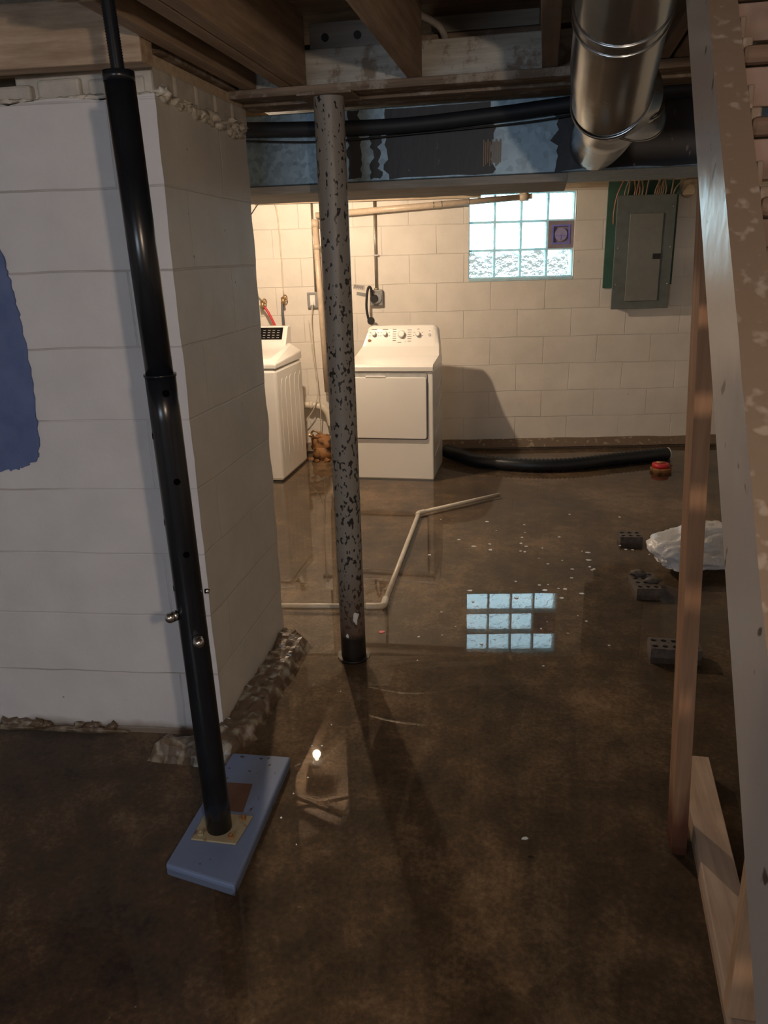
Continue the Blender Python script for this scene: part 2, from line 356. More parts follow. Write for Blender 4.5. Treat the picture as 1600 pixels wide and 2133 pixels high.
def prism(bm, poly, z0, z1, m=I4):
    """poly in the local xz plane extruded along local y from z0 to z1 (two depths)"""
    a = [bm.verts.new(m @ Vector((x, z0, z))) for x, z in poly]; b = [bm.verts.new(m @ Vector((x, z1, z))) for x, z in poly]
    bm.faces.new(a); bm.faces.new(b[::-1]); n = len(poly)
    for i in range(n): bm.faces.new((a[i], b[i], b[(i+1) % n], a[(i+1) % n]))
def flat(bm, poly, z0, z1, m=I4):
    a = [bm.verts.new(m @ Vector((x, y, z0))) for x, y in poly]; b = [bm.verts.new(m @ Vector((x, y, z1))) for x, y in poly]
    bm.faces.new(a[::-1]); bm.faces.new(b); n = len(poly)
    for i in range(n): bm.faces.new((a[i], a[(i+1) % n], b[(i+1) % n], b[i]))
def blob(bm, c, r, sub=2, amp=0.25, seed=0, fr=6, m=I4):
    v = bmesh.ops.create_icosphere(bm, subdivisions=sub, radius=1.0)['verts']
    for q in v:
        k = 1 + amp * noise.noise(q.co * fr * 0.3 + Vector((seed, seed * 2, 0)))*2
        q.co = m @ (Vector(c) + Vector((q.co.x*r[0], q.co.y*r[1], q.co.z*r[2])) * k)
def NB(): return bmesh.new()
def obj(name, bm, material, parent=None, bevel=0.0, smooth=False, loc=None):
    """links the bmesh (world coordinates) as one mesh object"""
    bmesh.ops.recalc_face_normals(bm, faces=bm.faces[:])
    me = bpy.data.meshes.new(name)
    off = Vector((0, 0, 0))
    if parent is not None:
        off = parent_loc(parent)
    elif loc is not None: off = Vector(loc)
    if off.length > 0:
        for v in bm.verts: v.co -= off
    if smooth:
        for f in bm.faces: f.smooth = True
    bm.to_mesh(me); bm.free()
    for m_ in (material if isinstance(material, (list, tuple)) else [material]): me.materials.append(m_)
    o = bpy.data.objects.new(name, me); C.objects.link(o)
    if parent is not None: o.parent = parent
    elif loc is not None: o.location = loc
    if bevel:
        b = o.modifiers.new('bevel', 'BEVEL'); b.width = bevel; b.segments = 2; b.limit_method = 'ANGLE'
    return o
def parent_loc(p):
    l = Vector((0, 0, 0))
    while p is not None: l += Vector(p.location); p = p.parent
    return l
def tag(o, label, cat, group=None, kind=None):
    if label: o['label'] = label
    if cat: o['category'] = cat
    if group: o['group'] = group
    if kind: o['kind'] = kind
    return o
def thing(name, label, cat, loc, group=None):
    o = bpy.data.objects.new(name, None); C.objects.link(o); o.location = loc; o.empty_display_size = 0.1
    return tag(o, label, cat, group)
def struct(o, label=None, cat=None): o['kind'] = 'structure'; 
def S(name, bm, material, label, cat, **kw):
    o = obj(name, bm, material, **kw); tag(o, label, cat, kind='structure'); return o
def bx(*a, **k):
    bm = NB(); box(bm, *a, **k); return bm

FZ = -0.025                       # floor level under the water
JZ = 2.15                         # underside of the joists
TOP = 2.36                        # underside of the subfloor
# frame of the far wall: u along it, d out of it towards the viewer
WA = math.atan(0.165)
KM = Matrix.Translation((0, 0, H)) @ Matrix.Diagonal((0.982, 0.982, 0.982, 1)) @ Matrix.Translation((0, 0, -H))
MW = KM @ Matrix.Translation((-2, 6.4, 0)) @ Matrix.Rotation(WA, 4, 'Z') @ Matrix.Diagonal((1, -1, 1, 1))   # local (u, d, z)
def W(u, d, z): return MW @ Vector((u, d, z))

# ------------------------------------------------------------------ setting
S('floor', bx(-3.5, 2.4, -3.1, 7.6, FZ - 0.1, FZ), M['floor'], 'dark brown wet concrete basement floor', 'floor')
bm = NB(); vs = [bm.verts.new(p) for p in ((-3.39,-3.09,0),(2.19,-3.09,0),(2.19,6.95,0),(-3.39,6.03,0),(-3.39,2.945,0),(-1.095,2.945,0),(-1.088,2.19,0),(-3.39,1.985,0))]; bm.faces.new(vs)
wt = obj('flood_water', bm, M['water']); tag(wt, 'shallow clear flood water standing over the brown floor', 'water', kind='stuff')
bm = NB(); flat(bm, [(-3.5, -3.1), (2.4, -3.1), (2.4, 7.01), (-3.5, 6.035)], TOP, TOP + 0.05)
S('ceiling', bm, M['subfloor'], 'dark subfloor boards above the joists', 'ceiling')
S('wall_left', bx(-3.5, -3.4, -3.1, 7.6, FZ, TOP), M['paint_room_y'], 'white block wall closing the left side', 'wall')
S('wall_right', bx(2.2, 2.3, -3.1, 7.6, FZ, TOP), M['paint_room_y'], 'white block wall beyond the stairs on the right', 'wall')
S('wall_rear', bx(-3.5, 2.4, -3.2, -3.1, FZ, TOP), M['paint_room'], 'white block wall behind the viewer', 'wall')

# far wall with its window hole
HU0, HU1, HZ0, HZ1 = 1.41, 2.262, 1.372, 2.045
bm = NB()
for a in ((-1.7, HU0, FZ-0.05, 2.06), (HU1, 4.5, FZ-0.05, 2.06), (HU0, HU1, FZ-0.05, HZ0), (HU0, HU1, HZ1, 2.06)):
    box(bm, a[0], a[1], -0.2 if a[2] != HZ1 else -0.045, 0.0, a[2], a[3], MW)
me_off = (-2, 6.4, 0)
def wall_obj(name, bm, material, parent=None, **kw):
    """object whose local axes follow the far wall, so that its block pattern lies along it"""
    R_ = Matrix.Translation((-2, 6.4, 0)) @ Matrix.Rotation(WA, 4, 'Z')
    inv = R_.inverted()
    for v in bm.verts: v.co = inv @ v.co
    bmesh.ops.recalc_face_normals(bm, faces=bm.faces[:])
    me = bpy.data.meshes.new(name); bm.to_mesh(me); bm.free(); me.materials.append(material)
    o = bpy.data.objects.new(name, me); C.objects.link(o); o.matrix_world = R_
    return o
wb = wall_obj('wall_back', bm, M['paint_back']); tag(wb, 'cream painted block wall at the far end of the room', 'wall', kind='structure')
bm = NB(); box(bm, -1.7, 4.5, -0.05, 0.012, 2.06, 2.10, MW); box(bm, -1.7, 4.5, -0.05, -0.02, 2.10, TOP + 0.06, MW)
o = S('trim_1', bm, M['sill'], 'cream painted sill plate along the top of the far wall', 'sill plate')
# mortar fillet along the foot of the far wall
bm = NB(); n = 60
ra, rb, rc = [], [], []
for i in range(n + 1):
    u = -0.1 + 3.7 * i / n; k = 0.5 + noise.noise(Vector((u * 3, 1, 0))) * 0.6
    dd = 0.04 + 0.04 * k; zz = 0.030 + 0.022 * k
    ra.append(bm.verts.new(W(u, -0.001, zz))); rb.append(bm.verts.new(W(u, dd * 0.5, zz * 0.6))); rc.append(bm.verts.new(W(u, dd, FZ)))
for i in range(n):
    bm.faces.new((ra[i], ra[i+1], rb[i+1], rb[i])); bm.faces.new((rb[i], rb[i+1], rc[i+1], rc[i]))
S('baseboard_back', bm, M['rough_dark'], 'rough brown mortar along the foot of the far wall', 'mortar fillet', smooth=True)

# pillar wall on the left
bm = NB()
nx, nz_ = 40, 40
def pillar_face(bm, fn, nu, nv, mi):
    g = [[None]*(nv+1) for _ in range(nu+1)]
    for i in range(nu+1):
        for j in range(nv+1):
            g[i][j] = bm.verts.new(fn(i/nu, j/nv))
    for i in range(nu):
        for j in range(nv):
            f = bm.faces.new((g[i][j], g[i+1][j], g[i+1][j+1], g[i][j+1])); f.material_index = mi; f.smooth = True
def wob(p, a=0.006):
    q = Vector(p); d = noise.noise(q * 7) * a + noise.noise(q * 23) * a * 0.4
    return d
SL = (2.2 - 2.12) / (1.065 - 1.92 + 0.0)    # the front face swings slightly towards the viewer at the left
def frontY(x): return 2.2 + (x + 1.065) * 0.09
def f_front(u, v):
    x = -3.4 + u * (3.4 - 1.068); z = FZ + v * (2.035 - FZ); y = frontY(x)
    return Vector((x + (wob((x, y, z), 0.004) if u == 1 else 0), y + wob((x, y, z)) * (0 if u == 1 else 1), z + (wob((x, 0, 9), 0.012) if v == 1 else 0)))
def f_side(u, v):
    y = 2.2 + u * 0.735; z = FZ + v * (2.035 + u*0.01 - FZ); x = -1.068 - 0.015 * u
    e = wob((x, y, z), 0.004) if u == 0 else wob((x, y, z), 0.006)
    course = 0.005 * math.sin(z / 0.2255 * 2 * PI) if u > 0.97 else 0
    if u == 0: return Vector((-1.068 + wob((-1.068, 2.2 , z), 0.004), frontY(-1.068), z))
    return Vector((x + e * 0.6, y + course, z))
pillar_face(bm, f_front, 60, 60, 0); pillar_face(bm, f_side, 30, 60, 1)
box(bm, -3.4, -1.10, frontY(-3.4) + 0.22, 2.93, FZ, 2.05, mi=0)
pf = S('wall_middle', bm, [M['paint_front'], M['paint_side']], 'white painted block wall end standing on the left', 'wall')
# course of half bricks on top, and squeezed out mortar
bm = NB(); x = -1.09; k = 0
while x > -2.3:
    wd = 0.19 if k % 2 == 0 else 0.15
    z1 = 2.088 + 0.006 * math.sin(k * 2.1)
    box(bm, x - wd + 0.009, x - 0.009, frontY(x) + 0.010 + 0.006*(k % 3), 2.5, 2.038, z1)
    x -= wd; k += 1
y = 2.215
while y < 2.9:
    box(bm, -1.5, -1.078, y, y + 0.14, 2.04, 2.115); y += 0.148
o = obj('brick_course', bm, M['old_brick'], pf, bevel=0.008)
bm = NB(); R = random.Random(3)
for i in range(46):
    yy = 2.24 + 0.66 * R.random(); zz = 2.035 + 0.02 * R.random() - 0.06 * R.random() * (yy - 2.2)
    blob(bm, (-1.083 + 0.012 * R.random(), yy, zz), (0.010 + 0.012*R.random(), 0.016 + 0.025*R.random(), 0.006 + 0.012*R.random()), 2, 0.4, i)
for i in range(26):
    xx = -1.09 - 0.9 * R.random(); blob(bm, (xx, frontY(xx) + 0.014, 2.036 + 0.004*R.random()), (0.020 + 0.03*R.random(), 0.010, 0.004 + 0.005*R.random()), 2, 0.5, i + 50)
box(bm, -3.3, -1.11, 2.32, 2.9, 2.03, 2.10)
obj('mortar_lumps', bm, M['mortar'], pf, smooth=True)
bm = NB(); box(bm, -3.39, -1.084, 2.235, 2.925, 2.112, 2.146); obj('top_plate', bm, M['sill'], pf, bevel=0.004)
bm = NB(); box(bm, -3.39, -1.062, 2.25, 2.925, 2.147, TOP); obj('infill', bm, M['beam_brown'], pf)
# blue painted patch, brushed edge
bm = NB(); poly = []
prof = [(1.70, -1.60), (1.593, -1.583), (1.5, -1.572), (1.398, -1.562), (1.2, -1.562), (1.05, -1.575), (1.0, -1.592), (0.975, -1.64), (0.965, -1.70), (0.955, -1.9), (0.95, -2.4)]
for (za, xa), (zb, xb) in zip(prof, prof[1:]):
    for t in range(8):
        z = za + (zb - za) * t / 8; x = xa + (xb - xa) * t / 8
        poly.append((x + R.uniform(-1, 1) * 0.005, z + R.uniform(-1, 1) * 0.005))
poly += [(-2.4, 0.95), (-2.4, 1.70)]
a = [bm.verts.new((x, frontY(x) - 0.0065, z)) for x, z in poly]; bm.faces.new(a)
r_ = bmesh.ops.extrude_face_region(bm, geom=bm.faces[:])
for v in [g for g in r_['geom'] if isinstance(g, bmesh.types.BMVert)]: v.co.y += 0.012
o = obj('blue_paint_patch', bm, M['blue_wall'], pf); o['label'] = 'rough edged blue paint'

# rough concrete footing at the foot of the wall end
def rough_slab(poly, z_top, name, seed, amp=0.02, step=0.02):
    from mathutils.geometry import tessellate_polygon
    bm = NB(); xs = [p[0] for p in poly]; ys = [p[1] for p in poly]
    def inside(x, y):
        c = False; n = len(poly)
        for i in range(n):
            x1, y1 = poly[i]; x2, y2 = poly[(i+1) % n]
            if (y1 > y) != (y2 > y) and x < (x2-x1)*(y-y1)/(y2-y1)+x1: c = not c
        return c
    def dist(x, y):
        best = 9
        for i in range(len(poly)):
            a = Vector(poly[i]); b = Vector(poly[(i+1) % len(poly)]); p = Vector((x, y)); t = max(0, min(1, (p-a).dot(b-a)/max((b-a).length_squared, 1e-9)))
            best = min(best, (p-(a+(b-a)*t)).length)
        return best
    nx = int((max(xs)-min(xs))/step)+3; ny = int((max(ys)-min(ys))/step)+3; g = {}
    for i in range(nx):
        for j in range(ny):
            x = min(xs)-step+i*step; y = min(ys)-step+j*step
            nn = noise.noise(Vector((x*9, y*9, seed)))*0.6 + noise.noise(Vector((x*30, y*30, seed)))*0.5
            x += 0.35*step*noise.noise(Vector((x*40, y*40, seed+5))); y += 0.35*step*noise.noise(Vector((x*41, y*42, seed+9)))
            ins = inside(x, y); d = dist(x, y) * (1 if ins else -1) + 0.02 * noise.noise(Vector((x*14, y*14, seed+3)))
            h = FZ - 0.01 if d < -0.005 else min(1, (d+0.005)/0.03)*(z_top-FZ) + FZ + nn*amp*min(1, max(0, d)/0.02)
            g[i, j] = (bm.verts.new((x, y, h)), d)
    for i in range(nx-1):
        for j in range(ny-1):
            q = [g[i, j], g[i+1, j], g[i+1, j+1], g[i, j+1]]
            if max(t[1] for t in q) > -0.02: bm.faces.new([t[0] for t in q])
    return bm
bm = rough_slab([(-1.10, 2.16), (-1.26, 2.10), (-1.27, 2.035), (-1.1, 2.03), (-0.985, 2.06), (-0.955, 2.2), (-0.95, 2.5), (-0.945, 2.90), (-1.03, 2.94), (-1.10, 2.95)], 0.035, 'f', 3, 0.034, 0.014)
S('trim_2', bm, M['rough'], 'crumbling wet concrete footing at the foot of the white wall end', 'footing', smooth=False)
bm = NB()
for i in range(9):
    a = R.uniform(-3.0, -1.3); tube(bm, [(a, frontY(a) - 0.02, FZ + 0.012), (a + 0.12, frontY(a+0.12) - 0.022, FZ + 0.02), (a + 0.25, frontY(a+0.25) - 0.012, FZ+0.01)], [0.004, 0.013, 0.004], 6)
for i in range(14):
    a = R.uniform(-1.9, -1.05); blob(bm, (a, frontY(a) - 0.008, 0.0), (0.02+0.03*R.random(), 0.012, 0.018), 2, 0.5, i)
S('baseboard_left', bm, M['rough'], 'dirty rubble strip where the white wall meets the floor', 'rubble strip', smooth=True)

# ------------------------------------------------------------------ window in the far wall
win = S('window_1', NB(), M['joint'], 'glass block basement window, four by three, with one vent', 'window')
bm = NB(); nC, nR = 4, 3; cw = (HU1 - HU0) / nC; 
z0w = HZ0 + 0.022; ch = (HZ1 - z0w) / nR; j = 0.0085; dF = -0.035; dB = -0.115
box(bm, HU0, HU1, -0.13, 0.004, HZ0, z0w, MW)
for i in range(nC + 1):
    u = HU0 + i * cw; box(bm, max(HU0, u - j), min(HU1, u + j), dB, dF, z0w, HZ1, MW)
for k in range(nR + 1):
    z = z0w + k * ch
    for i in range(nC): box(bm, HU0 + i*cw + j, HU0 + (i+1)*cw - j, dB, dF, max(z0w, z - j), min(HZ1, z + j), MW)
obj('mortar_joints', bm, M['joint'], win)
for i in range(nC):
    for k in range(nR):
        u0 = HU0 + i*cw + j; u1 = HU0 + (i+1)*cw - j; za = z0w + k*ch + j; zb = z0w + (k+1)*ch - j
        if (i, k) == (3, 1): continue
        bm = NB()
        # pressed glass face, dished in the middle, and its thick rim
        N1 = 6
        for (da, db) in ((dF + 0.003, dF - 0.004),):
            g = []
            for a in range(N1 + 1):
                row_ = []
                for b in range(N1 + 1):
                    e = 1 if (a in (0, N1) or b in (0, N1)) else 0
                    row_.append(bm.verts.new(W(u0 + (u1-u0)*a/N1, db if not e else da, za + (zb-za)*b/N1)))
                g.append(row_)
            for a in range(N1):
                for b in range(N1): f = bm.faces.new((g[a][b], g[a+1][b], g[a+1][b+1], g[a][b+1])); f.smooth = True
        o = obj('glass_block', bm, M['glass'], win)
# vent unit
vt = HU0 + 3*cw + 0.004; vz = z0w + ch
bm = NB()
a0, a1, b0, b1 = vt + 0.002, HU1 - 0.002, vz + 0.004, vz + ch - 0.004
for q in ((a0, a0+0.035, b0, b1), (a1-0.035, a1, b0, b1), (a0+0.035, a1-0.035, b0, b0+0.035), (a0+0.035, a1-0.035, b1-0.035, b1)):
    box(bm, q[0], q[1], dB, dF + 0.004, q[2], q[3], MW)
v_ = obj('vent', bm, M['vent'], win); v_['label'] = 'violet plastic vent in place of one block'
bm = NB(); c0, c1, e0, e1 = a0+0.030, a1-0.030, b0+0.030, b1-0.030
for q in ((c0, c0+0.012, e0, e1), (c1-0.012, c1, e0, e1), (c0+0.012, c1-0.012, e0, e0+0.012), (c0+0.012, c1-0.012, e1-0.012, e1)):
    box(bm, q[0], q[1], dF - 0.01, dF + 0.010, q[2], q[3], MW)
obj('vent_frame', bm, M['vent_frame'], v_)
bm = NB(); box(bm, c0 + 0.008, c1 - 0.008, dF - 0.03, dF - 0.014, e0 + 0.008, e1 - 0.008, MW)
obj('vent_back', bm, M['vent'], v_)
bm = NB(); cu, cz = (c0+c1)/2, (e0+e1)/2
tube(bm, [W(cu, dF - 0.016, cz), W(cu, dF + 0.002, cz)], 0.050, 24)
obj('vent_disc', bm, M['vent_disc'], v_)
bm = NB(); box(bm, cu - 0.0015, cu + 0.0015, dF + 0.002, dF + 0.005, cz - 0.045, cz, MW); box(bm, cu - 0.048, cu + 0.048, dF+0.002, dF+0.005, cz - 0.012, cz - 0.008, MW)
obj('vent_grille', bm, M['vent_frame'], v_)
# portal guides daylight through the opening
po = lamp('window_daylight_portal', 'AREA', W((HU0+HU1)/2, -0.19, (HZ0+HZ1)/2), 1, (1, 1, 1), shape='RECTANGLE', size=HU1-HU0, size_y=HZ1-HZ0)
nrm = (MW.to_3x3() @ Vector((0, 1, 0))).normalized()
po.rotation_euler = nrm.to_track_quat('-Z', 'Y').to_euler()
try: po.data.cycles.is_portal = True
except Exception: pass

# ------------------------------------------------------------------ ceiling timber
def joist(x0, x1, y0, y1, material, label, grp='floor joists overhead', z0=JZ):
    o = obj('floor_joist', bx(x0, x1, y0, y1, z0, TOP), material, bevel=0.003, loc=((x0+x1)/2, y0, z0)); tag(o, label, 'joist', grp)
near_j = [(-1.58, -1.535, 2.09, 'joist', 'brown joist at the left edge ending at the tan rim beam'),
    (-1.04, -0.995, 2.835, 'joist', 'brown joist running along the edge of the white wall end'),
    (-0.908, -0.863, 2.835, 'joist', 'left one of the doubled joist pair left of the spotted column'),
    (-0.859, -0.814, 2.835, 'joist', 'right one of the doubled joist pair above the spotted column'),
    (-0.465, -0.418, 2.835, 'joist', 'single brown joist right of the spotted column'),
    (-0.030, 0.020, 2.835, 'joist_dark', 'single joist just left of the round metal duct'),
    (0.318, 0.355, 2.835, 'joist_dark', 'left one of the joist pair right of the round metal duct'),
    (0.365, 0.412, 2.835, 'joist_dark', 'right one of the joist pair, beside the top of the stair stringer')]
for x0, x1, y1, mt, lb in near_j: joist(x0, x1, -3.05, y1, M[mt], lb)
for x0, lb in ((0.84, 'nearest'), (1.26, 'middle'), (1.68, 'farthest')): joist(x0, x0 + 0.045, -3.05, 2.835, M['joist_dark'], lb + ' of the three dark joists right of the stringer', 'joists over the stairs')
fx = [-3.0, -2.57, -2.14, -1.715, -1.262, -0.87, -0.44, -0.01, 0.41, 0.83, 1.25, 1.67]
ORD = ['first', 'second', 'third', 'fourth', 'fifth', 'sixth', 'seventh', 'eighth']
for x0 in fx:
    y1 = 6.27 + 0.165 * (x0 + 2)
    n_ = round((x0 + 1.715) / 0.43)
    lb = ('far room joist on the left side of the bulb bay' if n_ == 0 else 'far room joist on the right side of the bulb bay' if n_ == 1 else
          'far room joist, %s to the left of the bulb bay' % ORD[-n_ - 1] if n_ < 0 else 'far room joist, %s to the right of the bulb bay' % ORD[n_ - 2])
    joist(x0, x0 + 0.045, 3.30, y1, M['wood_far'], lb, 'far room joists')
# cross bridging in the bay of the bulb
def strip(a, b, w_, t_, name, material, label, cat, grp):
    a = Vector(a); b = Vector(b); d = (b - a); L_ = d.length; d.normalize(); s = Vector((0, 1, 0)); u = d.cross(s).normalized()
    bm = NB(); mm = Matrix((( d.x, s.x, u.x, a.x), (d.y, s.y, u.y, a.y), (d.z, s.z, u.z, a.z), (0, 0, 0, 1)))
    box(bm, 0, L_, -w_/2, w_/2, -t_/2, t_/2, mm); o = obj(name, bm, material, loc=a); tag(o, label, cat, grp); return o
for yb in (4.50,):
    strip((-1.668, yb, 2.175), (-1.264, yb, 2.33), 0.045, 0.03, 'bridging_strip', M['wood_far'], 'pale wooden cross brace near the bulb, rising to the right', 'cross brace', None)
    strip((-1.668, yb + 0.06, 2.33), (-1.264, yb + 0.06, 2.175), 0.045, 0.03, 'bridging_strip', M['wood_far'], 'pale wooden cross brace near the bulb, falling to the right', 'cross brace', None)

# rim beam over the wall end
bm = NB(); box(bm, -3.4, -1.045, 2.10, 2.17, 2.095, 2.245); bmesh.ops.subdivide_edges(bm, edges=bm.edges[:], cuts=2)
rb_ = obj('rim_beam', bm, M['beam_tan'], bevel=0.004); tag(rb_, 'long tan wooden beam lying on the white wall end', 'beam')
for v in rb_.data.vertices: v.co.y += (v.co.x + 1.065) * 0.09
bm = NB(); box(bm, -3.4, -1.05, 2.20, 2.24, 2.245, TOP)
o = obj('header_board', bm, M['beam_brown']); tag(o, 'dark board standing above the tan rim beam', 'board')
hk = obj('wall_hook', bx(-1.459, -1.451, 2.048, 2.066, 2.135, 2.160), M['steel'], bevel=0.002); tag(hk, 'small steel hook screwed to the tan beam at the left edge', 'hook')
bm = NB(); box(bm, -1.0, -0.96, 2.30, 2.80, 2.118, 2.149)
# girder over the column
g = thing('girder', 'old built-up wooden girder crossing the ceiling over the spotted column', 'beam', (-0.3, 2.84, 2.12))
bm = NB(); box(bm, -1.07, 2.2, 2.84, 2.90, JZ + 0.002, 2.262); obj('face_board', bm, M['beam_white'], g, bevel=0.004)
bm = NB(); box(bm, -1.10, 2.2, 2.80, 2.86, 2.122, JZ - 0.001); box(bm, -1.10, 2.2, 2.862, 2.93, 2.128, JZ - 0.002); obj('ledger_strip', bm, M['beam_brown'], g, bevel=0.003)
bm = NB(); box(bm, -1.10, 2.2, 2.935, 3.06, 2.118, 2.30); obj('inner_beam', bm, M['beam_brown'], g, bevel=0.004)
bm = NB(); box(bm, -1.10, 2.2, 3.065, 3.085, 2.14, 2.17); box(bm, -1.1, 2.2, 3.10, 3.28, 2.142, 2.17); obj('outer_ledger', bm, M['beam_brown'], g, bevel=0.003)
# blocking boards between the joist ends
bm = NB(); box(bm, -0.808, -0.475, 2.872, 2.89, 2.264, 2.345); pb = obj('bay_board', bm, M['plank'], bevel=0.002)
tag(pb, 'grey board with two drilled holes, between joists above the column', 'board')
for xx in (-0.752, -0.640):
    bm = NB(); tube(bm, [(xx, 2.866, 2.30), (xx, 2.872, 2.30)], 0.0125, 20); o = obj('drilled_hole', bm, M['black'], pb)
bm = NB(); box(bm, -0.405, -0.045, 2.97, 2.985, 2.31, TOP - 0.002); o = obj('pale_board', bm, M['plank'], bevel=0.002)
tag(o, 'pale grey panel closing the joist bay left of the round duct', 'board')
bm = NB(); tube(bm, spline([(-0.45, 2.86, 2.35), (-0.37, 2.88, 2.31), (-0.345, 2.90, 2.27)]), 0.012, 8); 
o = obj('grey_strap', bm, M['plank']); tag(o, 'twisted grey metal strap in the dark joist bay', 'strap')

# ------------------------------------------------------------------ spotted column
t = thing('support_column', 'round grey steel column with black chipped spots, standing in the water', 'column', (-0.738, 2.83, FZ))
bm = NB(); tube(bm, [(-0.738, 2.83, FZ + 0.004 + (2.110 - FZ) * i / 30.0) for i in range(31)], 0.0525, 40, cap=False); obj('shaft', bm, M['lally'], t)
bm = NB(); box(bm, -0.835, -0.645, 2.765, 2.925, 2.112, 2.121); obj('top_plate', bm, M['beam_brown'], t, bevel=0.002)
bm = NB(); tube(bm, [(-0.738, 2.83, FZ), (-0.738, 2.83, FZ + 0.012)], 0.068, 32); obj('base_ring', bm, M['black'], t)
bm = NB(); blob(bm, (-0.712, 2.782, 0.185), (0.011, 0.004, 0.026), 2, 0.6, 4); blob(bm, (-0.748, 2.778, 0.10), (0.006, 0.003, 0.009), 2, 0.5, 8)
o = obj('paint_splash', bm, M['flake'], t); o['label'] = 'white paint splash near the foot'

# ------------------------------------------------------------------ black jack post
t = thing('jack_post', 'black telescoping steel jack post bolted to the blue board', 'jack post', (-0.885, 1.70, 0.0145))
yp = 1.70
A0, A1, A2, A3 = Vector((-0.876, yp + 0.008, 0.0212)), Vector((-0.889, yp, 1.345)), Vector((-0.902, yp, 1.985)), Vector((-0.907, yp, 2.146))
bm = NB(); tube(bm, [A0.lerp(A1, i/12) for i in range(13)], 0.0365, 40); tube(bm, [A1 - Vector((0,0,0.004)), A1 + Vector((0,0,0.002))], 0.0385, 40); low = obj('lower_tube', bm, M['black_steel'], t)
bm = NB(); tube(bm, [A1 - Vector((0,0,0.05)), A2], 0.0325, 40); tube(bm, [A2 - Vector((0,0,0.02)), A2], 0.0335, 40); obj('upper_tube', bm, M['black_steel'], t)
bm = NB(); pts = []; rs = []
for i in range(60):
    pts.append(A2.lerp(A3, i/59)); rs.append(0.0135 + 0.0016 * (i % 2))
tube(bm, pts, rs, 20); obj('screw_rod', bm, M['black_steel'], t)
bm = NB(); box(bm, -1.06, -0.83, 1.62, 1.78, 2.1425, 2.1495); obj('top_plate', bm, M['plate'], t)
bm = NB(); flat(bm, [(-0.940, 1.650), (-0.804, 1.652), (-0.796, 1.770), (-0.943, 1.764)], 0.0148, 0.021); bp_ = obj('base_plate', bm, M['plate'], t, bevel=0.002)
for (x, y) in ((-0.918, 1.670), (-0.826, 1.672), (-0.818, 1.752), (-0.928, 1.746)):
    bm = NB(); tube(bm, [(x, y, 0.021), (x, y, 0.029)], 0.0085, 6, smooth=False); tube(bm, [(x, y, 0.029), (x, y, 0.036)], 0.004, 10); obj('anchor_bolt', bm, M['plate'] if x < -0.91 else M['rust'], t)
for (x, z, sx_) in ((-0.917, 0.722, -1), (-0.852, 0.655, 1)):
    bm = NB(); y0 = yp - 0.03
    tube(bm, [(x - sx_*0.006, y0 + 0.006, z), (x + sx_*0.000, y0 - 0.006, z)], 0.0145, 8, smooth=False)
    v = bmesh.ops.create_uvsphere(bm, u_segments=20, v_segments=12, radius=0.0145)['verts']
    for q in v: q.co = q.co + Vector((x + sx_*0.003, y0 - 0.011, z)); 
    for f in bm.faces: f.smooth = True
    obj('locking_pin', bm, M['steel'], t)
bm = NB(); tube(bm, [(-0.845, yp+0.02, 0.775), (-0.833, yp+0.022, 0.775)], 0.007, 12); obj('pin_end', bm, M['steel'], t)
# adjustment holes
for (ang, z) in ((40, 1.305), (-62, 1.20), (38, 1.09), (-62, 0.98), (38, 0.90), (-62, 0.80)):
    bm = NB(); a = math.radians(ang - 90); c = A0.lerp(A1, (z - 0.037) / 1.308)
    d = Vector((math.cos(a), math.sin(a), 0)); tube(bm, [c + d*0.0360, c + d*0.0372], 0.0085, 16); obj('adjusting_hole', bm, M['hole'], low)

# blue board under the post
BOARD = [(-0.972, 1.552), (-0.752, 1.511), (-0.776, 2.071), (-0.978, 2.062)]
bb = thing('blue_board', 'flat board with worn blue paint lying under the jack post', 'board', (-0.86, 1.78, FZ))
bm = NB(); flat(bm, BOARD, FZ, 0.0145); obj('plank', bm, M['blue_board'], bb, bevel=0.006)
bm = NB(); flat(bm, [(-0.937, 1.910), (-0.852, 1.916), (-0.834, 1.786), (-0.93, 1.786)], 0.0140, 0.0154); o = obj('bare_patch', bm, M['bare_patch'], bb); o['label'] = 'unpainted brown rectangle'

# ------------------------------------------------------------------ ducts
t = thing('rectangular_duct', 'galvanised rectangular duct hung below the girder, partly covered in black paper', 'duct', (-0.4, 3.4, 1.86))
bm = NB(); box(bm, -3.3, 2.15, 3.12, 3.62, 1.868, 2.12); obj('duct_body', bm, M['galv'], t, bevel=0.004)
def torn(x0, x1, z0, z1, amp, seed, d=0.006):
    R2 = random.Random(seed); P = []
    n = 14
    for i in range(n): P.append((x0 + R2.uniform(-amp, amp), z0 + (z1-z0)*i/n))
    for i in range(6): P.append((x0 + (x1-x0)*i/6, z1 - R2.uniform(0, amp*0.3)))
    for i in range(n): P.append((x1 + R2.uniform(-amp, amp), z1 - (z1-z0)*i/n))
    for i in range(6): P.append((x1 - (x1-x0)*i/6, z0 + R2.uniform(0, amp*0.5)))
    bm = NB(); prism(bm, P, 3.12 - d, 3.1195); return bm
for i, (x0, x1, z0, z1, am) in enumerate(((-0.60, -0.20, 1.872, 2.115, 0.012), (-0.745, -0.70, 1.88, 2.115, 0.008), (-0.655, -0.625, 1.875, 2.05, 0.012), (0.02, 0.62, 1.87, 2.115, 0.016))):
    o = obj('tar_paper', torn(x0, x1, z0, z1, am, i + 2), M['tar'], t)
    o['label'] = 'torn black paper stuck on the duct front'
bm = NB(); 
for i in range(9): x = -0.235 + i*0.0075; box(bm, x, x + 0.004, 3.110, 3.1135, 1.90 + 0.006*(i % 3), 1.99 - 0.008*(i % 2))
o = obj('label_scrap', bm, M['tan_cable'], t); o['label'] = 'torn scrap of printed label'
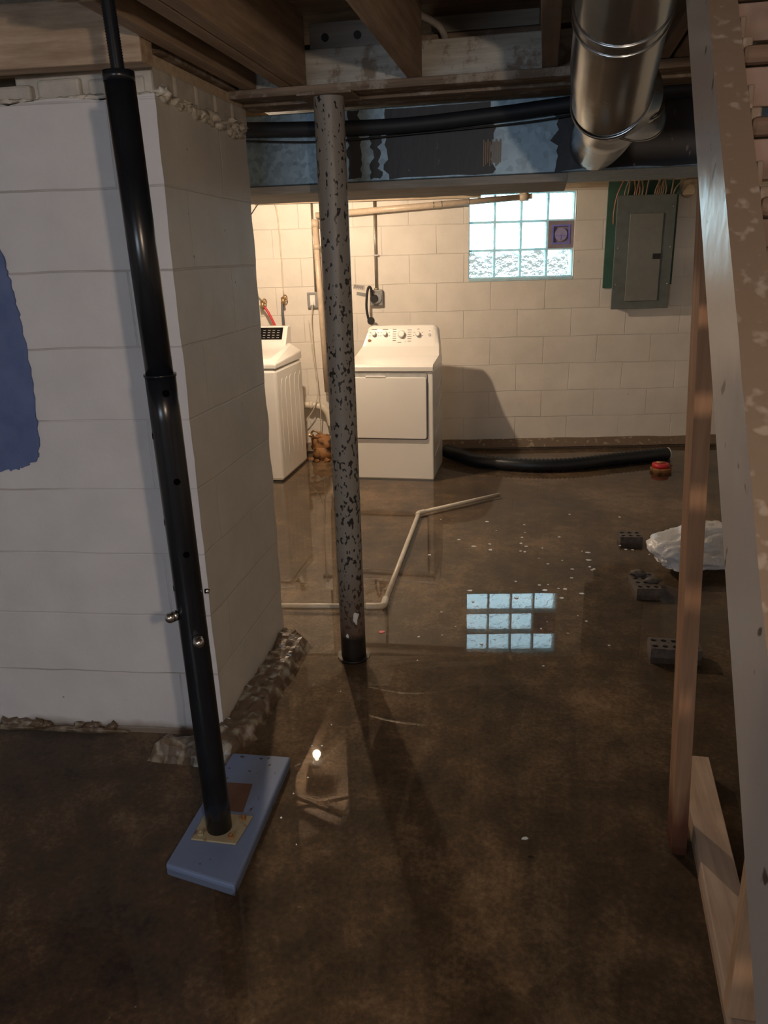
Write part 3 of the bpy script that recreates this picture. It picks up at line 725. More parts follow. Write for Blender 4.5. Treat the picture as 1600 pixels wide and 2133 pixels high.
o = obj('hanger_plank', bx(-3.3, 0.072, 3.10, 3.60, 1.836, 1.866), M['plank'], bevel=0.004); tag(o, 'grey weathered wooden plank running under the rectangular duct', 'plank')
bm = NB(); tube(bm, spline([(-1.2, 3.085, 2.072), (-0.9, 3.085, 2.058), (-0.53, 3.085, 2.050), (-0.16, 3.085, 2.068), (0.08, 3.085, 2.085), (0.5, 3.085, 2.11)]), 0.026, 14)
o = obj('black_pipe', bm, M['black_pipe'], smooth=True); tag(o, 'thick black pipe running along the top front of the rectangular duct', 'pipe')
bm = NB(); tube(bm, spline([(-1.2, 3.10, 2.035), (-0.85, 3.085, 2.012), (-0.5, 3.09, 2.02), (-0.1, 3.09, 2.035), (0.1, 3.09, 2.052)]), 0.0032, 6)
o = obj('thin_black_wire', bm, M['black']); tag(o, 'thin black wire sagging in front of the duct', 'wire')

t = thing('round_duct', 'shiny round metal duct with elbow and collar hanging under the joists', 'duct', (0.16, 2.0, 2.0))
def ring(c, d, R_, r_, bm, seg=40, mseg=8):
    c = Vector(c); d = Vector(d).normalized(); a = d.orthogonal().normalized(); b = d.cross(a)
    vs = [[bm.verts.new(c + (a*math.cos(2*PI*i/seg) + b*math.sin(2*PI*i/seg))*(R_ + r_*math.cos(2*PI*k/mseg)) + d*(r_*math.sin(2*PI*k/mseg))) for k in range(mseg)] for i in range(seg)]
    for i in range(seg):
        for k in range(mseg):
            f = bm.faces.new((vs[i][k], vs[(i+1) % seg][k], vs[(i+1) % seg][(k+1) % mseg], vs[i][(k+1) % mseg])); f.smooth = True
P0, P1 = Vector((0.165, -1.2, 2.235)), Vector((0.150, 1.66, 2.215))
P2, P3 = Vector((0.140, 1.86, 2.085)), Vector((0.140, 2.04, 2.005))
P4, P5 = Vector((0.150, 2.24, 1.965)), Vector((0.186, 2.37, 1.975))
dA, dB_ = (P1 - P0).normalized(), (P3 - P2).normalized()
bm = NB(); tube(bm, [P0, P1], 0.094, 40, cap=False); obj('upper_pipe', bm, M['bright'], t)
bm = NB(); c1 = P1.lerp(P2, 0.5) + Vector((0, 0.01, 0.012))
tube(bm, [P1 - dA*0.06, P1, c1, P2, P2.lerp(P3, 0.3)], [0.098, 0.100, 0.101, 0.100, 0.100], 40, cap=False)
ring(P1 - dA*0.05, dA, 0.099, 0.004, bm); ring(c1, (P2 - P1), 0.101, 0.004, bm); ring(P2.lerp(P3, 0.1), dB_, 0.100, 0.004, bm); ring(P2.lerp(P3, 0.25), dB_, 0.100, 0.0035, bm)
obj('elbow', bm, M['bright'], t)
bm = NB(); tube(bm, [P2.lerp(P3, 0.2), P3, P4], [0.0985, 0.0985, 0.0985], 40, cap=False); ring(P4, (P5-P4).normalized() + Vector((0, 0, -0.25)), 0.101, 0.004, bm)
obj('middle_pipe', bm, M['bright'], t)
dd = Vector((-0.50, 0.85, -0.75)).normalized()
bm = NB(); tube(bm, [P4, P4.lerp(P5, 0.6), P5 - dd*0.01], [0.099, 0.100, 0.103], 40, cap=False); ring(P5 - dd*0.03, dd, 0.105, 0.003, bm); obj('lower_elbow', bm, M['bright'], t)
bm = NB(); tube(bm, [P5 - dd*0.02, P5, P5 + dd*0.006], [0.105, 0.132, 0.134], 48, cap=False); ring(P5 + dd*0.006, dd, 0.134, 0.0025, bm); obj('flared_collar', bm, M['bright'], t)
bm = NB(); Q = Vector((0.165, 3.119, 1.96)); Q0 = Vector((0.172, 2.385, 1.958)); pts = []; rs = []
for i in range(25): pts.append(Q0.lerp(Q, (i/24)**0.9) + Vector((0, 0, -0.006*math.sin(PI*i/24)))); rs.append(0.089 * min(1, 0.80 + 0.05*i) + 0.0035*(i % 2))
tube(bm, pts, rs, 40, cap=False); obj('crimped_end', bm, M['bright'], t)

# ------------------------------------------------------------------ bulb in the far room
t = thing('ceiling_bulb', 'glowing bare bulb in a white porcelain holder, seen mirrored in the water', 'light bulb', (-1.60, 4.85, 2.13))
bm = NB(); tube(bm, [(-1.60, 4.85, JZ), (-1.60, 4.85, 2.140), (-1.60, 4.85, 2.134), (-1.60, 4.85, 2.130), (-1.60, 4.85, 2.116)], [0.044, 0.044, 0.042, 0.022, 0.018], 28); obj('lamp_holder', bm, M['porcelain'], t)
bm = NB(); tube(bm, [(-1.60, 4.85, z) for z in (2.118, 2.10, 2.094, 2.086, 2.072, 2.060, 2.046, 2.036, 2.031)], [0.013, 0.014, 0.020, 0.026, 0.031, 0.032, 0.028, 0.018, 0.006], 24); obj('bulb', bm, M['bulb'], t)
o = obj('ceiling_box', bx(-1.635, -1.565, 4.815, 4.885, JZ + 0.002, JZ + 0.03), M['box_grey'], bevel=0.01); tag(o, 'grey steel box on the joist above the porcelain bulb holder', 'electrical box')
lamp('far_room_bulb_light', 'POINT', (-1.60, 4.85, 2.062), BULB_FAR, WARM, shadow_soft_size=0.026)
def wire(name, pts, r, material, label, cat='cable', grp=None, n=8):
    bm = NB(); tube(bm, spline(pts, n), r, 8); o = obj(name, bm, material); tag(o, label, cat, grp); return o
wire('ceiling_cable', [(-1.62, 4.88, 2.14), (-1.75, 4.80, 2.142), (-1.9, 4.70, 2.143), (-2.2, 4.6, 2.142)], 0.007, M['cable'], 'white cable leaving the bulb holder to the left')
wire('ceiling_cable', [(-1.57, 4.88, 2.14), (-1.45, 5.10, 2.10), (-1.38, 5.4, 2.09), (-1.40, 5.8, 2.142)], 0.005, M['cable'], 'white cable leaving the bulb holder to the back')
wire('ceiling_cable', [(-1.45, 6.0, 2.142), (-1.09, 5.82, 2.07), (-0.71, 5.92, 2.07), (-0.37, 6.30, 2.142)], 0.009, M['cable'], 'long white cable sagging nearest the far wall')
wire('ceiling_cable', [(-1.36, 5.55, 2.142), (-1.0, 5.38, 2.07), (-0.66, 5.45, 2.07), (-0.08, 6.2, 2.142)], 0.009, M['cable'], 'long white cable sagging in the middle of the far ceiling')
wire('ceiling_cable', [(-0.04, 5.35, 2.142), (-0.03, 5.75, 2.08), (0.05, 5.95, 2.08), (0.3, 6.1, 2.142)], 0.009, M['cable'], 'short white cable on the far ceiling, nearest the window side')

# ------------------------------------------------------------------ washer
t = thing('washing_machine', 'white top-loading washing machine half hidden by the white wall end', 'washing machine', (-2.21, 5.64, 0))
x0, x1, y0, y1 = -2.56, -1.875, 5.32, 5.96
bm = NB(); box(bm, x0, x1, y0, y1, 0.0, 0.835); obj('cabinet', bm, M['white_enamel'], t, bevel=0.022)
bm = NB()
a = [bm.verts.new(p) for p in ((x0,y0,0.838),(x1,y0,0.838),(x1,y1,0.838),(x0,y1,0.838))]
b = [bm.verts.new(p) for p in ((x0,y0,0.875),(x1,y0,0.875),(x1,y1,0.900),(x0,y1,0.900))]
c = [bm.verts.new(p) for p in ((x0+0.05,y0+0.04,0.905),(x1-0.055,y0+0.04,0.905),(x1-0.06,y1-0.08,0.965),(x0+0.05,y1-0.08,0.965))]
for p, q in ((a, b), (b, c)):
    for i in range(4): bm.faces.new((p[i], p[(i+1) % 4], q[(i+1) % 4], q[i]))
bm.faces.new(a[::-1]); bm.faces.new(c)
obj('top_cover', bm, M['white_enamel'], t, bevel=0.008)
bm = NB(); yy = 5.80
prism_pts = [(yy, 0.955), (yy + 0.02, 0.985), (yy + 0.09, 1.095), (y1, 1.095), (y1, 0.92), (yy + 0.01, 0.92)]
a = [bm.verts.new((x0 + 0.06, y, z)) for y, z in prism_pts]; b = [bm.verts.new((x1 - 0.075, y, z)) for y, z in prism_pts]
bm.faces.new(a); bm.faces.new(b[::-1])
for i in range(6): bm.faces.new((a[i], b[i], b[(i+1) % 6], a[(i+1) % 6]))
con = obj('console', bm, M['white_enamel'], t, bevel=0.008)
bm = NB(); nv = Vector((0, -0.110, 0.070)).normalized() * 1.0; nv = Vector((0, -0.844, 0.537))
def conp(x, s, e): q = Vector((x, yy + 0.02 + 0.07*s, 0.985 + 0.11*s)) + nv*e; return q
def conbox(bm, xa, xb, sa, sb, e0, e1):
    vs = [bm.verts.new(conp(x, s, e)) for e in (e0, e1) for x, s in ((xa, sa), (xb, sa), (xb, sb), (xa, sb))]
    for f in ((0,3,2,1),(4,5,6,7),(0,1,5,4),(1,2,6,5),(2,3,7,6),(3,0,4,7)): bm.faces.new([vs[i] for i in f])
conbox(bm, -2.40, -1.985, 0.12, 0.90, -0.002, 0.003); cp = obj('control_panel', bm, M['gloss_black'], con)
bm = NB()
for i in range(6):
    for k in range(4): conbox(bm, -2.22 + i*0.038, -2.20 + i*0.038, 0.22 + 0.16*k, 0.25 + 0.16*k, 0.003, 0.004)
obj('button_marks', bm, M['grey_plastic'], cp)
bm = NB(); box(bm, x0+0.04, x1-0.02, y0+0.02, y1-0.02, FZ, 0.004); obj('base', bm, M['black'], t)
bm = NB()
for k in range(5):
    ya = 5.40 + 0.11*k; tube(bm, spline([(x1+0.0005, ya, 0.10), (x1+0.0005, ya, 0.45), (x1+0.0005, ya + 0.005, 0.72 - 0.02*abs(k-2)), (x1+0.0005, ya + 0.05, 0.755)], 4), 0.0016, 6)
obj('side_ribs', bm, M['white_enamel'], t)

# ------------------------------------------------------------------ dryer
t = thing('clothes_dryer', 'white front-loading clothes dryer standing in the water against the far wall', 'clothes dryer', (-1.075, 5.78, 0))
x0, x1, y0, y1 = -1.40, -0.755, 5.50, 6.03
bm = NB(); box(bm, x0, x1, y0, y1, -0.01, 0.80); obj('cabinet', bm, M['white_enamel'], t, bevel=0.008)
bm = NB(); pp = [(y0-0.012, 0.803), (y0-0.014, 0.832), (y0+0.004, 0.848), (y1-0.19, 0.872), (y1-0.10, 0.930), (y1-0.055, 1.055), (y1-0.035, 1.078), (y1, 1.082), (y1, 0.803)]
# slices across the machine: shoulders rounded at both ends, console a little narrower than the top
sl_ = []; nS = 36
for i in range(nS + 1):
    u = 0.5 - 0.5*math.cos(PI*i/nS); row_ = []
    for (y, z) in pp:
        k = max(0, min(1, (z - 0.862) / 0.12)); k = k*k*(3-2*k)
        xl = x0 + 0.058*k; xr = x1 - 0.020*k; x = xl + (xr - xl)*u
        e = min(x - xl, xr - x); r_ = 0.055; drop = 0
        if e < r_ and z > 0.93: drop = (r_ - math.sqrt(max(0, r_*r_ - (r_-e)**2))) * min(1, (z - 0.93)/0.125)
        row_.append(bm.verts.new((x, y + drop*0.3, z - drop)))
    sl_.append(row_)
for p, q in zip(sl_, sl_[1:]):
    for i in range(len(pp)): bm.faces.new((p[i], q[i], q[(i+1) % len(pp)], p[(i+1) % len(pp)]))
bm.faces.new(sl_[0]); bm.faces.new(sl_[-1][::-1])
top = obj('top_console', bm, M['white_enamel'], t, bevel=0.014)
# front door, drawn like the photograph: rounded door, dark gap, grey grip strip
def rrect(xa, xb, za, zb, r, n=6):
    P = []
    for cx, cz, a0 in ((xb-r, za+r, -90), (xb-r, zb-r, 0), (xa+r, zb-r, 90), (xa+r, za+r, 180)):
        for i in range(n+1): a_ = math.radians(a0 + 90*i/n); P.append((cx + r*math.cos(a_), cz + r*math.sin(a_)))
    return P
bm = NB(); prism(bm, rrect(-1.352, -0.795, 0.297, 0.792, 0.022), y0 - 0.003, y0 + 0.01); obj('door_gap', bm, M['seam'], t)
bm = NB(); prism(bm, rrect(-1.354, -0.799, 0.302, 0.794, 0.022), y0 - 0.0035, y0 + 0.01); obj('grip_recess', bm, M['grey_plastic'], t)
bm = NB(); prism(bm, rrect(-1.350, -0.803, 0.305, 0.757, 0.018), y0 - 0.016, y0); dd_ = obj('door', bm, M['white_enamel'], t, bevel=0.004)
bm = NB(); box(bm, -1.25, -1.10, y0 - 0.019, y0 - 0.012, 0.757, 0.770); obj('door_handle', bm, M['white_enamel'], dd_, bevel=0.003)
# console face frame: plane between (y1-0.10,0.930) and (y1-0.055,1.055)
pa = Vector((0, y1-0.10, 0.930)); pb2 = Vector((0, y1-0.055, 1.055)); sd = (pb2-pa); nd = Vector((0, -sd.z, sd.y)).normalized()
def K(x, s, e): v = pa + sd*s + nd*e; v.x = x; return v
for x, s, r in ((-1.276, 0.72, 0.020), (-1.189, 0.72, 0.020), (-1.058, 0.68, 0.031), (-0.931, 0.68, 0.021)):
    bm = NB(); tube(bm, [K(x, s, 0.0), K(x, s, 0.010)], r, 28); k1 = obj('knob_ring', bm, M['grey_plastic'], top)
    bm = NB(); tube(bm, [K(x, s, 0.005), K(x, s, 0.028), K(x, s, 0.031)], [r*0.80, r*0.74, r*0.6], 28); obj('knob', bm, M['white_enamel'], top)
bm = NB()
def tick(x, s, w_, h_=0.014):
    a0 = K(x - w_/2, s, 0.0012); 
    vs = [bm.verts.new(K(x + sx*w_/2, s + sz*h_, 0.0012)) for sx, sz in ((-1, -1), (1, -1), (1, 1), (-1, 1))]; bm.faces.new(vs)
for x in (-1.276, -1.189, -0.931):
    tick(x, 0.985, 0.045 if x < -1 else 0.02); 
    for a_ in (-1, 1): tick(x + a_*0.032, 0.80, 0.010); tick(x + a_*0.034, 0.62, 0.010)
for i in range(6):
    tick(-1.058 - 0.058, 0.98 - 0.13*i, 0.03 - 0.003*(i % 2)); tick(-1.058 + 0.060, 0.95 - 0.13*i, 0.034 - 0.003*(i % 3))
tick(-1.075, 0.22, 0.03); tick(-1.03, 0.25, 0.008); tick(-0.842, 0.88, 0.012)
obj('dial_marks', bm, M['ink'], top)
bm = NB(); tube(bm, [K(-0.842, 0.65, 0), K(-0.842, 0.65, 0.004)], 0.011, 20); obj('start_button', bm, M['grey_plastic'], top)
bm = NB(); tube(bm, [K(-1.311, 0.34, 0), K(-1.311, 0.34, 0.003)], 0.014, 20)
for v in bm.verts: v.co.z = 0.9725 + (v.co.z - 0.9725) * 0.75
obj('badge', bm, M['rust'], top)
bm = NB()
for k in range(4):
    z = 0.16 + 0.15*k
    tube(bm, [(x1+0.0005, y0+0.07, z), (x1+0.0005, y0+0.30, z+0.03), (x1+0.0005, y1-0.05, z+0.10)], 0.002, 6)
obj('side_ribs', bm, M['white_enamel'], t)
bm = NB(); box(bm, x0+0.02, x1-0.02, y0+0.01, y1-0.02, FZ, -0.008); obj('base', bm, M['black'], t)

# ------------------------------------------------------------------ pipes and boxes on the far wall
def wt_(u, d, z): return W(u, d, z)
t = thing('drain_pipe', 'cream plastic drain pipe along the far wall ending before the window', 'pipe', W(1.0, 0.07, 1.97))
bm = NB(); tube(bm, [W(0.18, 0.075, 1.915), W(1.82, 0.075, 2.003)], 0.023, 20); obj('pipe', bm, M['pvc'], t)
for u in (1.12, 1.185, 1.40):
    z = 1.915 + (u-0.18)*0.0537; bm = NB(); tube(bm, [W(u, 0.075, z), W(u + 0.006, 0.075, z+0.0003)], 0.0252, 20); obj('pipe_strap', bm, M['conduit'], t)
bm = NB(); tube(bm, [W(1.80, 0.075, 2.002), W(1.87, 0.075, 2.006)], 0.031, 20); tube(bm, [W(1.87, 0.075, 2.006), W(1.90, 0.075, 2.0075)], 0.019, 8, smooth=False); tube(bm, [W(1.84, 0.075, 2.0), W(1.84, 0.075, 2.055)], 0.024, 20); obj('clean_out_cap', bm, M['pvc'], t)
t = thing('stand_pipe', 'cream plastic stand pipe dropping behind the spotted column to a low trap', 'pipe', W(0.18, 0.07, 1.2))
bm = NB(); tube(bm, [W(0.168, 0.075, 1.888), W(0.18, 0.075, 1.33), W(0.20, 0.075, 0.50)], 0.021, 20); obj('pipe', bm, M['pvc'], t)
bm = NB(); tube(bm, [W(0.168, 0.075, 1.885), W(0.170, 0.075, 1.83)], 0.027, 20); obj('coupling', bm, M['pvc'], t)
bm = NB(); tube(bm, [W(0.173, 0.075, 1.70), W(0.174, 0.075, 1.66)], 0.026, 20); obj('coupling', bm, M['pvc'], t)
bm = NB(); tube(bm, spline([W(-0.10, 0.06, 0.385), W(0.02, 0.06, 0.385), W(0.12, 0.06, 0.375), W(0.19, 0.06, 0.32), W(0.22, 0.06, 0.20)]), 0.030, 20); tube(bm, [W(0.04, 0.06, 0.385), W(0.07, 0.06, 0.383)], 0.037, 20); obj('trap', bm, M['pvc_white'], t)
# conduit + dryer socket
t = thing('dryer_socket', 'grey metal socket box on the far wall with a thick black plug', 'socket', W(0.645, 0.0, 1.262))
bm = NB(); box(bm, 0.592, 0.70, 0.0, 0.045, 1.20, 1.33, MW); bxo = obj('box', bm, M['box_grey'], t, bevel=0.008)
bm = NB(); tube(bm, [W(0.648, 0.044, 1.262), W(0.648, 0.058, 1.262)], 0.040, 24); obj('socket_face', bm, M['steel'], bxo)
bm = NB(); tube(bm, [W(0.652, 0.018, 2.06), W(0.646, 0.018, 1.33)], 0.0105, 12); tube(bm, [W(0.646, 0.018, 1.345), W(0.646, 0.018, 1.325)], 0.017, 12)
obj('conduit', bm, M['conduit'], t); bm = NB(); box(bm, 0.63, 0.672, 0, 0.03, 1.595, 1.607, MW); obj('conduit_clip', bm, M['steel'], t)
t = thing('power_cord', 'thick black power cord arching from the socket down to the dryer', 'power cord', W(0.62, 0.08, 1.2))
bm = NB(); tube(bm, [W(0.628, 0.058, 1.26), W(0.626, 0.095, 1.258)], [0.034, 0.028], 24); obj('plug', bm, M['black'], t)
bm = NB(); tube(bm, spline([W(0.615, 0.085, 1.28), W(0.605, 0.10, 1.345), W(0.585, 0.10, 1.35), W(0.57, 0.10, 1.28), W(0.565, 0.10, 1.18), W(0.58, 0.10, 1.09)]), 0.010, 12); obj('cord', bm, M['black'], t)
bm = NB(); tube(bm, [W(0.598, 0.075, 1.085), W(0.598, 0.110, 1.085)], 0.030, 20); obj('cord_grip', bm, M['black'], t)
bm = NB(); ml = MW @ Matrix.Translation((0.50, 0.002, 1.352)) @ Matrix.Rotation(0.16, 4, 'Y')
box(bm, -0.045, 0.05, -0.001, 0.001, -0.020, 0.022, ml); lb_ = obj('paper_label', bm, M['paper']); tag(lb_, 'crooked pale paper label with small print left of the dryer socket', 'label')
bm = NB()
for i in range(9): box(bm, -0.040 + i*0.009, -0.035 + i*0.009, 0.0011, 0.0016, -0.012 + 0.005*(i % 2), 0.016, ml)
obj('print', bm, M['ink'], lb_)
bm = NB(); ml = MW @ Matrix.Translation((0.525, 0.002, 1.295)) @ Matrix.Rotation(0.2, 4, 'Y'); box(bm, -0.045, 0.035, -0.001, 0.001, -0.014, 0.014, ml)
o = obj('paper_label', bm, M['box_grey']); tag(o, 'small plain grey sticker under the paper label', 'label')
# wall outlet
t = thing('wall_outlet', 'small grey outlet box on the far wall with a white plug in it', 'outlet', W(0.115, 0, 1.26))
bm = NB(); box(bm, 0.068, 0.162, 0, 0.035, 1.197, 1.323, MW); bo = obj('box', bm, M['box_grey'], t, bevel=0.005)
bm = NB(); box(bm, 0.092, 0.135, 0.035, 0.040, 1.215, 1.300, MW); obj('outlet_face', bm, M['white_enamel'], bo, bevel=0.003)
bm = NB(); tube(bm, [W(0.145, 0.014, 2.05), W(0.14, 0.014, 1.33)], 0.009, 10); obj('conduit', bm, M['conduit'], t)
t = thing('power_cord', 'thin white power cord hanging from the grey outlet box', 'power cord', W(0.11, 0.05, 1.2))
bm = NB(); box(bm, 0.10, 0.125, 0.040, 0.065, 1.222, 1.25, MW); obj('plug', bm, M['white_enamel'], t, bevel=0.004)
bm = NB(); tube(bm, spline([W(0.112, 0.055, 1.225), W(0.098, 0.06, 1.10), W(0.105, 0.07, 0.80), W(0.125, 0.10, 0.55), W(0.09, 0.10, 0.38), W(-0.02, 0.08, 0.22)]), 0.0045, 8); obj('cord', bm, M['cable'], t)
wire('white_cable', [W(0.07, 0.04, 1.1), W(0.09, 0.04, 0.8), W(0.125, 0.11, 0.50), W(0.14, 0.115, 0.40), W(0.12, 0.04, 0.10)], 0.004, M['cable'], 'second thin white cord hanging down into the corner behind the column')
# valves and hoses
for u, z, hm, lb, pts in ((-0.302, 1.235, 'red', 'brass hot water valve with a red hose, left of the pair', [W(-0.29, 0.07, 1.22), W(-0.25, 0.08, 1.16), W(-0.19, 0.09, 1.02), W(-0.16, 0.06, 0.90)]),
                      (-0.128, 1.262, 'hose_grey', 'brass cold water valve with a grey hose, right of the pair', [W(-0.135, 0.07, 1.25), W(-0.137, 0.08, 1.18), W(-0.135, 0.08, 1.05), W(-0.15, 0.06, 0.92)])):
    t = thing('water_valve', lb, 'valve', W(u, 0.04, z))
    bm = NB(); tube(bm, [W(u, 0.0, z+0.02), W(u, 0.07, z+0.02)], 0.011, 12); tube(bm, [W(u-0.004, 0.07, z+0.03), W(u+0.004, 0.07, z-0.035)], 0.015, 12)
    blob(bm, W(u, 0.055, z + 0.015), (0.020, 0.018, 0.020), 2, 0.15, 2); obj('valve_body', bm, M['brass'], t)
    bm = NB(); ring(W(u + 0.022, 0.07, z+0.028), (1, -0.3, 0.3), 0.019, 0.005, bm, 16, 6); tube(bm, [W(u, 0.06, z+0.02), W(u+0.024, 0.07, z+0.028)], 0.005, 8); obj('valve_wheel', bm, M['brass'], t)
    bm = NB(); tube(bm, spline(pts), 0.0105, 12); obj('hose', bm, M[hm], t)
wire('supply_pipe', [W(-0.16, 0.02, 2.04), W(-0.138, 0.02, 1.95), W(-0.128, 0.02, 1.7), W(-0.126, 0.03, 1.30)], 0.006, M['cable'], 'thin painted supply pipe dropping to the cold water valve', 'pipe')
wire('supply_pipe', [W(-0.55, 0.02, 1.62), W(-0.42, 0.02, 1.42), W(-0.31, 0.03, 1.27)], 0.006, M['cable'], 'thin painted supply pipe slanting to the hot water valve', 'pipe')
# clutter of timber and wires below the plank
o = obj('timber_batten', (lambda b: (box(b, -0.3, 1.5, 0.012, 0.05, 2.012, 2.045, MW), b)[1])(NB()), M['sill']); tag(o, 'cream batten nailed along the top of the far wall', 'batten')
wire('loose_cable', [W(1.25, 0.15, 2.04), W(1.4, 0.15, 2.03), W(1.58, 0.16, 2.05), W(1.7, 0.2, 2.12)], 0.006, M['cable'], 'loose white cable curving above the drain pipe end')
wire('loose_cable', [W(0.70, 0.06, 2.06), W(1.0, 0.08, 2.03), W(1.3, 0.1, 2.045), W(1.5, 0.12, 2.03)], 0.005, M['tan_cable'], 'brown loose cable lying above the drain pipe')
wire('loose_cable', [W(-0.42, 0.06, 1.84), W(-0.34, 0.06, 1.94), W(-0.26, 0.06, 2.04)], 0.004, M['black'], 'short black cable slanting at the top left of the far wall')

# ------------------------------------------------------------------ breaker panel
o = obj('plywood_backing', (lambda b: (box(b, 2.508, 2.60, 0.0, 0.02, 1.293, 2.10, MW), box(b, 2.60, 3.062, 0.0, 0.02, 1.309, 2.10, MW), b)[-1])(NB()), M['green'])
tag(o, 'dark green plywood board on the far wall behind the breaker panel', 'board')
t = thing('breaker_panel', 'grey steel electrical breaker panel on the green board', 'breaker panel', W(2.79, 0.02, 1.56))
bm = NB(); box(bm, 2.585, 3.01, 0.02, 0.10, 1.140, 1.985, MW); obj('box', bm, M['panel_dark'], t, bevel=0.003)
bm = NB(); box(bm, 2.560, 3.020, 0.10, 0.112, 1.128, 1.990, MW); cv = obj('cover', bm, M['panel_dark'], t, bevel=0.004)
bm = NB(); box(bm, 2.665, 2.925, 0.112, 0.122, 1.19, 1.855, MW); dr = obj('panel_door', bm, M['panel_grey'], t, bevel=0.003)
bm = NB(); box(bm, 2.862, 2.925, 0.121, 0.1235, 1.510, 1.552, MW); obj('latch', bm, M['black'], dr)
for (u, z) in ((2.585, 1.60), (2.585, 1.32), (2.995, 1.60), (2.995, 1.32), (2.585, 1.90), (2.995, 1.90)):
    bm = NB(); tube(bm, [W(u, 0.112, z), W(u, 0.116, z)], 0.006, 10); obj('cover_screw', bm, M['steel'], t)
R = random.Random(11)
us = [2.60, 2.625, 2.65, 2.70, 2.715, 2.735, 2.76, 2.79, 2.86, 2.875, 2.89, 2.905, 2.92, 2.94, 2.985]
for i, u in enumerate(us):
    z0_ = 1.985; uu = u + R.uniform(-0.02, 0.02)
    red_ = i in (0,)
    pts = [W(u, 0.06, z0_ - 0.005), W(u + 0.004, 0.07, z0_ + 0.05), W(uu, 0.09 + 0.02*R.random(), z0_ + 0.11), W(uu + 0.01, 0.12, z0_ + 0.16)]
    if red_: pts = [W(2.552, 0.06, 1.78), W(2.546, 0.075, 1.86), W(2.56, 0.08, 1.98), W(2.60, 0.09, 2.09), W(2.63, 0.12, 2.14)]
    lb = 'reddish cable bulging left around the breaker panel corner' if red_ else 'tan cable entering the breaker panel top, %s of the %s bunch' % (ORD[(i - 1) if i < 3 else (i - 3) if i < 8 else (i - 8)], 'left' if i < 3 else 'middle' if i < 8 else 'right')
    wire('panel_cable', pts, 0.006, M['copper'] if red_ or i in (3, 5, 9) else M['tan_cable'], lb, 'cable', None if red_ else 'cables into the breaker panel', 5)
    if i in (3, 5, 9): C.objects[-1]['label'] = 'orange brown cable entering the breaker panel top, in the %s' % {3: 'left of the middle bunch', 5: 'middle of the middle bunch', 9: 'right bunch'}[i]
wire('panel_cable', [W(3.0, 0.06, 1.98), W(3.02, 0.07, 2.04), W(3.08, 0.08, 2.09), W(3.2, 0.1, 2.10)], 0.006, M['tan_cable'], 'tan cable bending away to the right above the breaker panel')
bm = NB(); tube(bm, [W(3.13, 0.0, 2.015), W(3.13, 0.03, 2.015)], 0.052, 28); o = obj('round_cover', bm, M['sill'], bevel=0.004); tag(o, 'round cream cover at the top of the wall right of the breaker panel', 'cover')

# ------------------------------------------------------------------ on the far floor
bm = NB(); pts = spline([(-0.752, 6.17, 0.05), (-0.62, 6.06, 0.042), (-0.443, 5.935, 0.03), (-0.068, 5.855, 0.028), (0.293, 5.915, 0.03), (0.665, 6.11, 0.032), (1.02, 6.285, 0.034)], 22)
rs = [0.050 + 0.0045 * (1 if (i // 1) % 2 else -1) for i in range(len(pts))]
tube(bm, pts, rs, 24, cap=False)
hs = thing('corrugated_hose', 'thick black corrugated hose lying in the water along the far wall', 'hose', (0.0, 5.9, 0.0))
obj('hose_body', bm, M['corrugated'], hs)
bm = NB(); dh = (pts[-1] - pts[-2]).normalized(); ring(pts[-1], dh, 0.046, 0.006, bm, 28, 6); obj('hose_end_rim', bm, M['grey_plastic'], hs)
bm = NB(); tube(bm, [pts[-3], pts[-1] - dh*0.01], 0.043, 24); obj('hose_inside', bm, M['black'], hs)
t = thing('floor_drain_fitting', 'rusty floor fitting with a red cap standing in the water by the hose end', 'pipe fitting', (0.915, 5.88, FZ))
bm = NB(); tube(bm, [(0.915, 5.88, FZ), (0.915, 5.88, 0.02), (0.915, 5.88, 0.024), (0.915, 5.88, 0.03)], [0.075, 0.078, 0.08, 0.07], 20); blob(bm, (0.955, 5.90, 0.02), (0.04, 0.04, 0.035), 2, 0.3, 4); obj('fitting_body', bm, M['rust'], t)
bm = NB(); tube(bm, [(0.912, 5.88, 0.03), (0.912, 5.88, 0.058), (0.912, 5.88, 0.062)], [0.062, 0.062, 0.052], 24); obj('red_cap', bm, M['red'], t)
bm = NB(); tube(bm, [(0.912, 5.88, 0.062), (0.912, 5.88, 0.07)], 0.016, 8); tube(bm, [(0.88, 5.88, 0.066), (0.945, 5.88, 0.066)], 0.006, 8); obj('cap_nut', bm, M['brass'], t)
t = thing('rusty_pump', 'orange rusty pump standing in the corner between washer and column', 'pump', (-1.78, 6.12, FZ))
bm = NB(); blob(bm, (-1.79, 6.12, 0.10), (0.085, 0.07, 0.085), 3, 0.25, 3); tube(bm, [(-1.79, 6.12, FZ), (-1.79, 6.12, 0.08)], [0.09, 0.075], 20); obj('pump_body', bm, M['rust'], t, smooth=True)
bm = NB(); tube(bm, spline([(-1.74, 6.10, 0.12), (-1.69, 6.10, 0.16), (-1.67, 6.11, 0.26), (-1.67, 6.12, 0.34)]), 0.018, 12); tube(bm, [(-1.70, 6.08, 0.20), (-1.64, 6.08, 0.20)], 0.028, 12); obj('pump_pipe', bm, M['rust'], t)
bm = NB(); tube(bm, spline([(-1.84, 6.09, 0.15), (-1.86, 6.06, 0.20), (-1.83, 6.04, 0.23), (-1.78, 6.05, 0.20)]), 0.008, 8); blob(bm, (-1.86, 6.05, 0.19), (0.022, 0.018, 0.02), 2, 0.3, 7); obj('pump_handle', bm, M['brass'], t)
